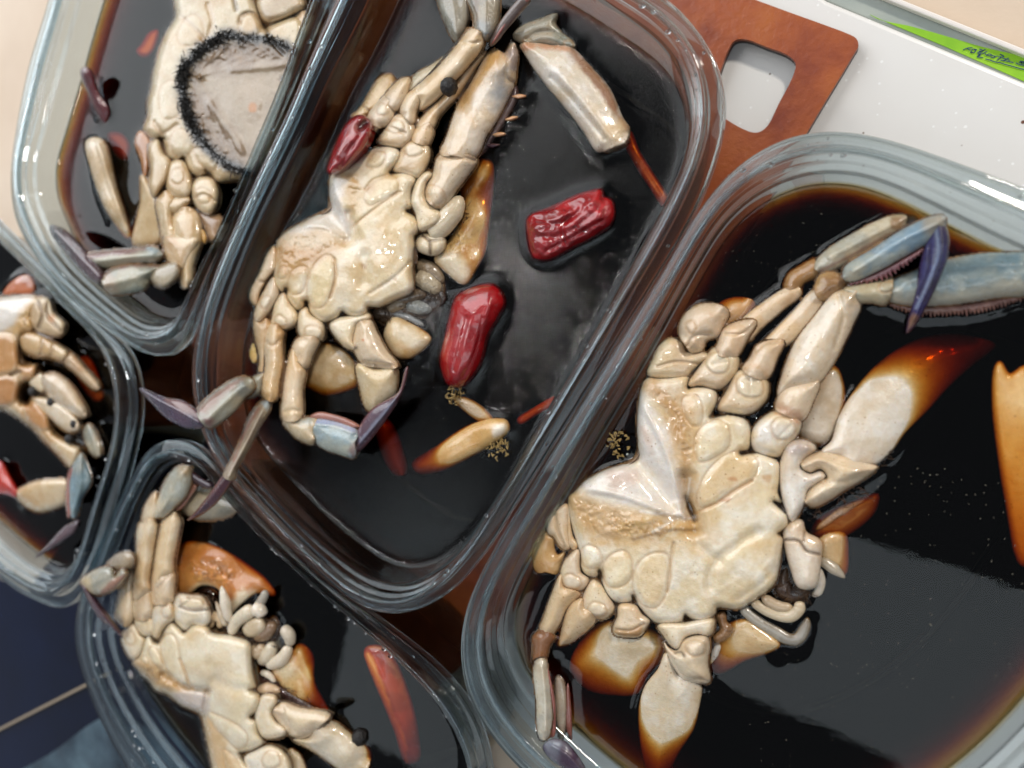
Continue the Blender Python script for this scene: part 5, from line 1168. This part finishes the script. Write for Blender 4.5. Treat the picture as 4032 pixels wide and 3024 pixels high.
# =================================================================== crab in the top left tray
cd = crab(1, 'A:1200,500', 'pale crab in the top left tray with a black-ringed open belly')
BODY_D = ('A:1085,-60 1092,100 1030,200 982,330 952,450 936,560 918,620 915,720 888,800 920,840 962,868 1002,858 1018,900 1042,980 1122,1002 1142,985 1172,1062 1242,1102 1302,1078 1352,1132 1450,1122 1540,1110 1640,1000 1760,720 1850,380 1895,160 1860,100 '
          '1760,120 1690,150 1645,172 1622,120 1580,0 1540,-80 1300,-120')
relief('body', 1, BODY_D, z=('A:1000,500 1500,600 1100,0 1400,1080 1800,400', [2, 2.5, 2, 2.5, 2.5]), T=7, R=120, flat=1.0, grow=3, parent=cd, col='#D6C5A4', col2='#C9B088', tb=9, ripple=.07, edge=(5, '#3C2F24', .7), feats=[
    ('c', 'A:1260,330 1400,250 1600,255 1780,300 1860,420 1700,800 1560,1060 1440,1040 1330,950 1230,850 1180,720 1165,560 1180,440', '#735638', .92, 30),
    ('b', 'A:1240,340 1400,245 1600,250 1780,300 1860,420 1700,820 1560,1075 1440,1045 1330,955 1225,850 1170,700 1155,540 1170,440', -1.0, 70),
    ('n', 'A:1240,350 1400,260 1700,300 1780,400 1500,420 1250,460', 70, .6, '#7E6444'), ('n', 'A:1190,560 1300,700 1460,930 1420,1020 1260,850', 70, .6, '#7E6444'),
    ('c', 'A:1235,480 1330,430 1450,425 1780,395 1830,420 1700,720 1560,1010 1490,920 1400,780 1320,640', '#AD9A80', .85, 60), ('e', 'A:1300,640 1420,800 1500,940', 18, .7), ('e', 'A:1450,430 1600,420 1780,400', 16, .6),
    ('e', 'A:1240,480 1290,330', 7, .16), ('e', 'A:1240,480 1350,290', 7, .16), ('e', 'A:1240,480 1420,275', 7, .16), ('e', 'A:1240,480 1500,280', 7, .16), ('e', 'A:1240,480 1590,300', 7, .16), ('e', 'A:1240,480 1690,330', 7, .16), ('e', 'A:1240,480 1190,620', 7, .16), ('e', 'A:1240,480 1215,720', 7, .16), ('e', 'A:1240,480 1260,820', 7, .16), ('e', 'A:1240,480 1330,910', 7, .16), ('e', 'A:1240,480 1420,990', 7, .16), ('e', 'A:1240,480 1500,1040', 7, .16), ('c', 'A:1560,640 1590,645 1590,690 1560,695 1548,670', '#C07A28', .95, 6), ('c', 'A:1500,480 1650,520 1600,640 1500,600', '#B9A48C', .5, 40),
    ('d', 'A:1800,300 1700,255 1640,240 1500,235 1400,220 1340,250 1270,290 1215,360 1150,420 1130,520 1150,620 1165,720 1215,800 1250,870 1330,960 1420,1040 1530,1075', 16, '#1C1917', .9), 
    ('g', 'A:1290,30 1320,150 1280,260', 12, .7, '#B98D5C', .4), ('g', 'A:1130,110 1230,200 1280,270', 10, .5, '#B98D5C', .4), ('g', 'A:1490,140 1500,100 1560,80 1620,120', 8, .6, '#9A7448', .5),
    ('b', 'A:1120,160 1200,90 1260,140 1260,240 1180,290 1110,260', .8, 26), ('b', 'A:1490,150 1530,85 1590,90 1630,170 1600,220 1500,215', .8, 20, '#CDAE80', .6), ('b', 'A:1000,540 1080,500 1120,600 1110,720 1020,740', .7, 24),
    ('b', 'A:1065,850 1110,800 1190,850 1205,920 1130,985 1075,950', .7, 20), ('g', 'A:960,760 1010,830 1100,780', 9, .6, '#B98D5C', .4), ('b', 'A:1210,930 1290,930 1360,1000 1330,1060 1240,1020', .6, 18),
    ('g', 'A:1450,-40 1470,60', 10, .9, '#3A2C22', .6), ('g', 'A:1020,860 990,870', 6, 1.0, '#2A211A', .8), ('g', 'A:1140,985 1120,1002', 6, 1.0, '#2A211A', .8), ('g', 'A:1300,1080 1280,1060', 6, .9, '#2A211A', .7), ('d', 'A:1800,300 1640,240 1500,232 1400,220 1270,290 1150,420 1132,540 1168,720 1240,870 1330,960 1530,1075', 26, '#171412', .98), ('g', 'A:1650,170 1690,260 1760,340', 8, .9, '#3A2C22', .7),
])
a = leg(cd, 'walking_leg', 1, 'A:1600,10 1640,-40 1720,-80 1850,-60 1895,40 1832,80 1742,122 1652,134', z=4, T=4.4, col='#C9B594', col2='#B9A280', edge=JOINT)
leg(a, 'leg_segment', 1, 'A:1840,100 1905,70 1910,200 1850,180', z=3.5, T=3, col='#D3B896', edge=SOFT)
a = leg(cd, 'walking_leg', 1, 'A:928,900 980,868 1012,950 1062,1002 1042,1102 1002,1172 960,1222 930,1152 940,1050', z=4, T=4.6, col='#D9C5A2', col2='#CDB48C', edge=JOINT)
leg(a, 'leg_segment', 1, 'A:976,1242 1040,1188 1092,1240 1072,1342 1112,1500 1102,1640 1060,1670 1012,1500 998,1400', z=4.6, T=4.4, col='#DCC9A8', col2='#CFB68E', edge=SOFT)
a = leg(cd, 'walking_leg', 1, 'A:1038,1082 1060,1010 1132,1000 1172,1062 1192,1152 1172,1222 1092,1232 1040,1182', z=4.2, T=4.6, col='#E0CFB0', col2='#CDB48C', edge=JOINT, feats=[OV('A:1060,1120 1075,1060 1130,1050 1150,1110 1110,1150', .5)])
leg(a, 'leg_segment', 1, 'A:1030,1240 1100,1225 1175,1222 1160,1290 1080,1335 1045,1300', z=4.6, T=4, col='#D9C5A2', col2='#C9AE84', edge=SOFT)
leg(a, 'leg_segment', 1, 'A:1078,1332 1152,1290 1222,1320 1254,1420 1252,1500 1202,1662 1190,1760 1140,1790 1110,1662 1070,1450', z=('A:1160,1330 1150,1780', [4.8, 6.5]), T=4.8, col='#DEC9A6', col2='#CFB48A', edge=SOFT)
a = leg(cd, 'walking_leg', 1, 'A:1198,1152 1230,1110 1310,1108 1354,1180 1342,1292 1302,1332 1230,1292 1198,1222', z=4.2, T=4.8, col='#E2D4B8', col2='#D3BC94', edge=JOINT, feats=[('g', 'A:1210,1230 1270,1210 1335,1250', 7, .6, '#9C7C54', .5), ('b', 'A:1215,1190 1260,1170 1310,1200 1300,1260 1240,1260', .5, 12)])
leg(a, 'leg_segment', 1, 'A:1225,1315 1290,1330 1374,1350 1372,1440 1302,1502 1258,1425', z=3, T=3.6, col='#B99C7C', col2='#9A7C60', edge=SOFT)
leg(cd, 'leg_piece', 1, 'A:1218,1440 1262,1428 1284,1480 1272,1515 1240,1480', z=6, T=1.2, col='#D0A254', cell=3)
leg(cd, 'back_shell', 1, 'A:842,885 870,818 932,868 932,950 902,1105 878,990', z=2, T=2, col='#B8865A', col2='#A87448')
leg(cd, 'claw_arm', 1, 'A:882,1092 930,1150 980,1230 1012,1380 1002,1502 950,1530 828,1525 858,1350 882,1230', z=('A:940,1180 900,1520', [2, -3.0]), T=3.4, col='#DCCBAA', col2='#CDB286')
a = leg(cd, 'walking_leg', 1, 'D:1080,530 1150,468 1280,438 1300,500 1242,580 1182,612 1130,592', z=9, T=3.6, col='#B9AE98', col2='#A59A86', edge=SOFT)
leg(a, 'leg_segment', 1, 'D:1195,240 1300,230 1440,250 1400,380 1345,492 1285,485 1230,440', z=7, T=4.4, col='#D9C3A0', col2='#C9A980', edge=SOFT)
leg(a, 'leg_segment', 1, 'D:738,540 800,490 950,450 1080,458 1152,462 1082,560 1052,622 920,652 800,652 758,602', z=('D:1100,520 780,580', [10, 15]), T=3.8, col='#94998C', col2='#A9A590', feats=[('c', 'D:730,500 850,445 1000,425 1250,430 1240,455 1000,455 850,480 750,530', '#7A4A40', .85, 12), ('e', 'D:790,590 950,540 1080,500', 18, .7), ('c', 'D:740,540 800,520 850,640 770,620', '#B0937C', .6, 24)])
leg(a, 'leg_segment', 1, 'D:620,382 760,350 1000,335 1120,325 1175,370 1152,412 960,432 740,472 655,425', z=('D:1120,370 660,400', [8, 13]), T=3.2, col='#9A9C8C', col2='#AFA994', feats=[('c', 'D:620,370 760,345 1000,320 1060,330 1000,355 760,385 660,410', '#74443C', .9, 10), ('c', 'D:1070,320 1150,320 1180,370 1120,370', '#8AA3B5', .7, 16), ('e', 'D:700,420 900,395 1100,380', 12, .6)])
leg(a, 'leg_tip', 1, 'D:365,168 430,178 542,270 642,380 742,500 752,562 700,572 580,472 478,350 385,232', z=('D:730,540 380,180', [15, 9]), T=3.2, col='#4A3238', col2='#5A3A42', feats=[('e', 'D:400,200 550,360 720,530', 12, .8), ('c', 'D:560,380 700,500 740,560 640,500', '#6A4250', .7, 20), ('n', 'D:400,180 560,290 730,480 700,500 540,340', 14, .5)])
joint_skin(cd)
bristles(cd, 1, 'A:1800,300 1700,255 1640,238 1500,233 1400,220 1340,250 1270,290 1215,360 1150,420 1130,520 1145,620 1165,720 1215,800 1250,870 1330,960 1420,1040 1530,1078', 420, 30, '#1A1714', 8.7, 26, 1.8)
bristles(cd, 1, 'A:1400,220 1270,290 1150,420 1130,520 1165,720 1215,800', 420, 34, '#1A1714', 8.8, 34, 1.9)

st = empty('crab_claw', tuple(P(430, 740, C1['zs'])), 'slim pale claw finger sinking into the sauce of the top left tray', 'crab claw')
relief('claw_finger', 1, 'A:538,882 590,858 642,880 682,1010 722,1180 782,1350 822,1470 795,1485 700,1360 640,1252 578,1080', z=('A:590,900 700,1250 800,1470', [2.2, .4, -5]), T=3.4, parent=st, col='#E0CDB0', col2='#D3B88E', edge=SOFT, feats=[('e', 'A:610,900 690,1150 790,1430', 10, .8)])

# =================================================================== crab at the left edge
ce = crab(4, 'J:100,600', 'folded crab at the left edge with orange-brown belly plates and dark peppercorns')
relief('body', 4, 'J:-260,250 -60,240 60,228 192,224 235,260 180,330 185,420 125,440 110,520 130,600 200,602 185,690 130,705 110,800 150,820 180,780 262,860 284,952 300,980 400,1035 440,1060 392,1172 330,1115 250,1035 165,945 20,850 -260,820', z=('J:60,400 -200,600 250,950', [3, 2, 2]), T=7, R=100, flat=1.0, grow=3, parent=ce, col='#DCC7A4', col2='#CFAE80', tb=8, edge=(5, '#33271E', .7), feats=[
    ('c', 'J:-20,262 60,230 180,228 150,285 80,380 -20,430', '#E3DCD4', .95, 12), ('c', 'J:80,380 130,290 175,270 180,380 110,435 60,445', '#D3A868', .7, 16),
    ('b', 'J:-60,445 60,432 112,500 112,600 62,655 -60,660', 1.6, 30, '#C08A4E', .9), ('b', 'J:-30,675 80,662 122,740 82,812 30,842 -30,835', 1.4, 26, '#B98048', .9), ('b', 'J:112,802 170,782 258,862 280,948 240,968 165,938 132,880', 1.4, 24, '#BD8448', .9), ('b', 'J:100,595 200,600 182,690 120,700', .9, 18, '#C08C56', .7),
    ('n', 'J:90,330 170,290 180,400 110,430', 26, .8), ('g', 'J:60,655 110,640', 8, 1.0, '#3A2A20', .7), ('g', 'J:110,510 120,600', 8, .8, '#3A2A20', .5)])
a = leg(ce, 'walking_leg', 4, 'J:163,305 200,240 262,248 292,320 352,380 332,442 242,432 178,392', z=5, T=4.4, col='#D9C8AA', col2='#BFA47E', edge=JOINT, feats=[('g', 'J:205,260 230,330 210,400', 7, 1.0, '#6E5438', .7), ('g', 'J:255,270 260,340 330,420', 7, 1.0, '#6E5438', .7), ('c', 'J:260,330 290,335 290,370 265,365', '#C47A30', .7, 10)])
a = leg(ce, 'walking_leg', 4, 'J:112,450 160,428 280,478 372,540 342,582 260,562 180,552 128,522', z=5, T=4.8, col='#DDCBAA', col2='#C9A878', edge=JOINT, feats=[('g', 'J:230,470 220,550', 7, .6, '#8C6A44', .5), ('g', 'J:290,490 275,560', 7, .6, '#8C6A44', .5)])
leg(a, 'leg_segment', 4, 'J:330,562 382,538 472,630 544,722 522,742 430,662', z=('J:350,560 530,730', [4.6, 1]), T=4, col='#D9C0A0', col2='#C9A27A', edge=SOFT)
a = leg(ce, 'walking_leg', 4, 'J:160,702 222,650 242,692 232,752', z=4, T=3.6, col='#E0D0B4', edge=JOINT)
leg(a, 'leg_segment', 4, 'J:220,682 290,648 372,700 432,780 472,860 452,892 362,852 280,792', z=('J:260,690 460,870', [5.4, 4]), T=5, col='#E0D2BE', col2='#D3BFA2', edge=SOFT)
a = leg(ce, 'walking_leg', 4, 'J:178,782 250,788 342,830 432,920 424,962 362,962 260,882 198,832', z=3.8, T=4, col='#DCCDB6', col2='#CDB898', edge=SOFT)
leg(a, 'leg_segment', 4, 'J:458,950 490,928 542,1020 552,1082 520,1102 478,1052', z=4, T=3, col='#9AA09A', col2='#B0A890', feats=[('c', 'J:490,930 545,1020 550,1080 510,960', '#B08A5A', .6, 12)])
leg(a, 'leg_segment', 4, 'J:398,1152 440,1088 482,1180 494,1240 442,1332 412,1432 380,1422 368,1250', z=6, T=3.6, col='#7C97A6', col2='#93A3A6', feats=[('e', 'J:435,1120 430,1300 400,1400', 12, .7), ('c', 'J:400,1150 440,1090 460,1150 420,1200', '#A9A594', .6, 20)])
leg(a, 'leg_fringe', 4, 'J:363,1252 374,1180 402,1158 398,1400 370,1442 358,1340', z=6.5, T=1.8, col='#8E5C54', col2='#A0685C', cell=3)
leg(a, 'leg_tip', 4, 'J:368,1472 432,1448 412,1510 332,1572 188,1655 258,1582 330,1502', z=('J:410,1470 200,1650', [7, 9]), T=2.4, col='#5E4A54', col2='#7A626C', cell=3)
leg(ce, 'claw_arm', 4, 'J:88,1302 170,1250 300,1228 372,1238 362,1350 280,1392 200,1402 130,1362', z=('J:200,1270 200,1390', [2.4, -1.2]), T=4, col='#E3CFAE', col2='#D9BC90', edge=SOFT)
relief('back_shell', 4, 'J:20,215 100,128 155,118 190,190 150,232 60,235', z=-.5, T=2, parent=ce, col='#C06A34', col2='#A0522C')
relief('back_shell', 4, 'J:400,600 470,560 545,700 560,780 520,800', z=-3.5, T=2, parent=ce, col='#B5604A')

joint_skin(ce)
# =================================================================== chilies, peppercorns, seeds
def chili(label, name='dried_chili', **k):
    return tag(relief(name, k.pop('tray'), k.pop('spec'), mat=CHILI, **k), label, 'chili', 'red chilies in the soy sauce')
chili('glossy red chili piece with a hollow cut end resting on the middle crab', tray=2, spec='B:458,1068 480,980 510,895 580,770 640,724 688,724 728,790 722,850 652,960 560,1052 482,1082', z=8.5, T=7, col='#B01C1C', col2='#8E1416', edge=(10, '#6A1010', .5), feats=[('g', 'B:662,790 680,772 692,765', 20, 3.4, '#30050A', .97), ('c', 'B:590,790 640,765 640,820 600,840', '#B8706A', .5, 14), ('g', 'B:610,900 560,960 500,1060', 12, .7), ('e', 'B:560,860 520,960', 16, .9), ('g', 'B:660,840 600,930 540,1040', 9, .6)])  # dark groove colour paints the shade inside the hollow end
chili('wrinkled red chili floating alone in the middle tray near its right rim', tray=2, spec='Z:2074,868 2089,848 2154,822 2215,795 2274,768 2330,752 2367,748 2376,775 2404,787 2416,824 2404,882 2339,928 2250,975 2163,1021 2125,1022 2098,1010 2080,950', z=1.5, T=6.5, col='#A82024', col2='#86141A', edge=(12, '#5A0E12', .5), ripple=.2, feats=[('g', 'Z:2110,860 2180,880 2260,850 2300,800', 10, .9), ('g', 'Z:2230,960 2215,900 2240,850', 9, .9), ('g', 'Z:2120,930 2200,930 2300,870 2380,800', 12, .8), ('e', 'Z:2100,900 2200,860 2340,790', 14, .8), ('g', 'Z:2150,990 2260,930 2370,870', 10, .7), ('n', 'Z:2080,860 2360,750 2410,830 2340,920 2160,1020 2095,1000', 70, .6, '#7A1014')])
chili('plump smooth red chili standing in the sauce beside the middle crab', tray=2, spec='E:1578,422 1650,380 1740,350 1802,350 1852,400 1868,470 1832,550 1762,682 1722,832 1662,932 1602,982 1530,972 1488,882 1478,800 1500,700 1532,560', z=1.2, T=8, col='#AC181C', col2='#8C1016', edge=(12, '#5A0C10', .5), ripple=.05, feats=[('g', 'E:1640,560 1600,720 1560,880', 10, .7), ('g', 'E:1740,560 1690,760 1620,920', 9, .6), ('e', 'E:1780,480 1720,640 1650,860', 14, .7), ])
chili('red chili strip sunk in the sauce of the top left tray', tray=1, spec='A:668,832 742,828 802,900 784,992 720,962', z=-5.2, T=2.0, col='#B02428', name='chili_strip')
chili('small red chili bit under a bubble near the top of the top left tray', tray=1, spec='A:850,310 880,275 930,200 980,190 960,300 915,350 870,345', z=-4.2, T=1.8, col='#C23A3C', name='chili_strip')
chili('bright red chili curling at the left edge below the folded crab', tray=4, spec='J:-120,1180 0,1130 42,1200 94,1300 82,1322 30,1302 -120,1290', z=2.0, T=3.4, col='#A8221C', col2='#C0341F', name='chili_strip')
stem = chili('thin dark red chili stem leaning on the wall of the top left tray', tray=1, spec='A:505,440 530,420 560,440 600,560 680,700 655,770 610,700 555,590', z=('A:520,440 640,740', [6, -1]), T=2, col='#4A1A20', col2='#5E1E24', name='chili_pepper')

def pepper(label, tray, x, y, r, z, fr='Z'):
    c = px('%s:%g,%g' % (fr, x, y))[0]
    p = P(c[0], c[1], CTS[tray]['zs'] + z * .001)
    mm = np.linalg.norm(P(c[0] + 1, c[1], p[2]) - p)
    import bmesh
    bm = bmesh.new()
    bmesh.ops.create_icosphere(bm, subdivisions=3, radius=r * mm)
    for v in bm.verts:
        d = v.co.normalized()
        n = math.sin(d.x * 9 + y) * math.sin(d.y * 11) * math.sin(d.z * 8 + x)
        v.co *= 1 + .12 * n
        v.co += Vector(p)
    me = bpy.data.meshes.new('peppercorn'); bm.to_mesh(me); bm.free()
    me.polygons.foreach_set('use_smooth', np.ones(len(me.polygons), bool))
    me.materials.append(PEPPER)
    o = bpy.data.objects.new('peppercorn', me); COL.objects.link(o)
    return tag(o, label, 'peppercorn', 'black peppercorns')
PEPPER = plain('black_peppercorn', '#1A1614', .35, .5, bumpy=(1500, .0006))
pepper('black peppercorn stuck between two upper legs of the middle crab', 2, 1213, 540, 30, 10.5, 'B')
for lab, x, y in (('black peppercorn nearest the orange belly plate of the folded crab', 185, 748), ('black peppercorn in the middle of the long pale leg of the folded crab', 286, 805), ('black peppercorn at the outer end of the pale legs of the folded crab', 412, 924), ('lowest black peppercorn on the folded crab', 380, 1006)):
    pepper(lab, 4, x, y, 12, 6.5, 'J')
pepper('black peppercorn afloat beside the claw arm in the bottom left tray', 5, 390, 1438, 26, 0.2, 'K')

def tuft(label, tray, fr, x, y, rad, n, L=13):
    """a clump of little rod-like seed fibres"""
    V, F_ = [], []
    c = px('%s:%g,%g' % (fr, x, y))[0]
    for i in range(n):
        a, rr = random.random() * 6.28, rad * random.random() ** .6
        q = c + np.array([math.cos(a), math.sin(a) * 1.15]) * rr
        b = random.random() * 6.28
        l = L * (.5 + random.random())
        q2 = q + np.array([math.cos(b), math.sin(b)]) * l
        z0 = CTS[tray]['zs'] + .0006 + random.random() * .0012
        p0, p1 = P(q[0], q[1], z0), P(q2[0], q2[1], z0 + random.uniform(-.0004, .0012))
        d = p1 - p0; s = np.cross(d, [0, 0, 1.]); s = s / (np.linalg.norm(s) + 1e-9) * .00026
        u = np.array([0, 0, .0003])
        k = len(V)
        for pt, w in ((p0, .6), (p0 * .5 + p1 * .5, 1), (p1, .4)):
            V += [pt + s * w, pt + u * w, pt - s * w]
        for m in (0, 3):
            for j in range(3):
                F_.append((k + m + j, k + m + (j + 1) % 3, k + m + 3 + (j + 1) % 3, k + m + 3 + j))
    C_ = np.repeat(lin('#A98E58')[None], len(V), 0) * (.6 + .6 * rng.random((len(V), 1)))
    o = mesh_obj('seed_tuft', V, F_, DULL, None, False, C_)
    return tag(o, label, 'seeds', kind='stuff')
tuft('tan tuft of chili seeds at the tip of the plump chili', 2, 'E', 1565, 1035, 38, 46)
tuft('tan tuft of seeds beside the orange claw in the middle tray', 2, 'E', 1838, 1370, 42, 52)
tuft('tan tuft of seeds beside the left flap of the right tray crab', 3, 'F', 470, 1030, 46, 56)
oc = empty('crab_claw', tuple(P(1800, 1700, C2['zs'])), 'orange claw fading into the sauce in the lower part of the middle tray', 'crab claw')
relief('claw_finger', 2, 'E:1305,1462 1450,1360 1650,1230 1800,1188 1884,1198 1894,1260 1802,1332 1650,1422 1450,1512 1335,1515', z=('E:1860,1230 1600,1340 1330,1490', [-.2, -4, -9]), T=4, parent=oc, col='#E0BC84', col2='#D3A868', feats=[('c', 'E:1800,1230 1870,1205 1880,1250 1800,1290', '#F0E8DA', .9, 14)])
relief('claw_finger', 2, 'E:1560,1050 1640,1060 1740,1120 1800,1195 1740,1200 1640,1140', z=-2.6, T=2, parent=oc, col='#BFA88A')
relief('claw_finger', 2, 'E:1960,1190 2060,1120 2190,1050 2180,1085 2060,1160 1975,1210', z=-4, T=1.2, parent=oc, col='#B8504A')

# small floating flecks: too many to count, one object for each pool
def flecks(label, tray, n, poly, size=.00022):
    pl = catmull(px(poly), True, 3)
    lo, hi = pl.min(0), pl.max(0)
    V, F_ = [], []
    while len(V) < n * 5:
        q = lo + rng.random((1, 2)) * (hi - lo)
        if not seg_dist(q, pl, True)[2][0]: continue
        p = P(q[0, 0], q[0, 1], CTS[tray]['zs'] + .00025)
        a = random.random() * 6.28; l = size * random.choice((.5, .7, 1, 1, 1.6)); w = size * .45
        d = np.array([math.cos(a), math.sin(a), 0]) * l; s = np.array([-math.sin(a), math.cos(a), 0]) * w
        k = len(V)
        V += [p + d, p + s, p - d, p - s, p + np.array([0, 0, w])]
        F_ += [(k, k + 1, k + 4), (k + 1, k + 2, k + 4), (k + 2, k + 3, k + 4), (k + 3, k, k + 4)]
    o = mesh_obj('floating_flecks', V, F_, FLECK, None, False)
    return tag(o, label, 'flecks', kind='stuff')
FLECK = plain('fleck', '#CFC6B4', .5)
flecks('pale specks floating on the wide pool of the right tray', 3, 150, 'Z:2300,1100 2700,800 3300,760 3100,1200 2500,1600', .00010)
flecks('pale specks floating on the lower pool of the right tray', 3, 190, 'Z:2900,2800 3200,2300 3500,1850 3900,1800 4000,2600 3600,2950 3000,3010', .00012)
flecks('pale specks floating on the pool of the middle tray', 2, 220, 'Z:1900,150 2600,350 2550,800 2100,1500 1800,1800 1700,1500 1900,900', .00010)

def drops(ct, n, name='water_drops'):
    """beads of water standing on a tray's rim: one joined part of the tray"""
    import bmesh
    bm = bmesh.new()
    for _ in range(n):
        k = random.randrange(NR); u = random.choice((.2, .3, .62, .68, .75))
        p = ct['Fc'][k] + (ct['Ic'][k] - ct['Fc'][k]) * u
        z = ct['zr'] + (-.0042 if u < .4 else 0)
        r = random.choice((.0003, .0004, .0005, .0007))
        m = Matrix.Translation((p[0], p[1], z)) @ Matrix.Diagonal((r * random.uniform(.9, 1.5), r, r * .75, 1))
        bmesh.ops.create_icosphere(bm, subdivisions=2, radius=1, matrix=m)
    me = bpy.data.meshes.new(name); bm.to_mesh(me); bm.free()
    me.polygons.foreach_set('use_smooth', np.ones(len(me.polygons), bool))
    me.materials.append(DROP)
    o = bpy.data.objects.new(name, me); COL.objects.link(o)
    o.parent = ct['tray']
    o['kind'] = 'stuff'
DROP, _nt, _p, _L = newmat('water')
_p.inputs['Transmission Weight'].default_value = 1; _p.inputs['IOR'].default_value = 1.33; _p.inputs['Roughness'].default_value = .0
for ct_, n_ in ((C1, 60), (C2, 70), (C3, 40), (C4, 60), (C5, 70)): drops(ct_, n_)
# ------------------------------------------------------------------ sauce last: its surface climbs the things in it
fill_sauce(C1, 'dark soy sauce reflecting blue light in the top left tray', NEAR[1])
fill_sauce(C2, 'dark soy sauce around the chilies in the middle tray', NEAR[2], FATTY)
fill_sauce(C3, 'wide black pool of soy sauce in the large right tray', NEAR[3])
fill_sauce(C4, 'dark soy sauce under the folded crab in the left edge tray', NEAR[4])
fill_sauce(C5, 'dark soy sauce in the bottom left tray', NEAR[5])
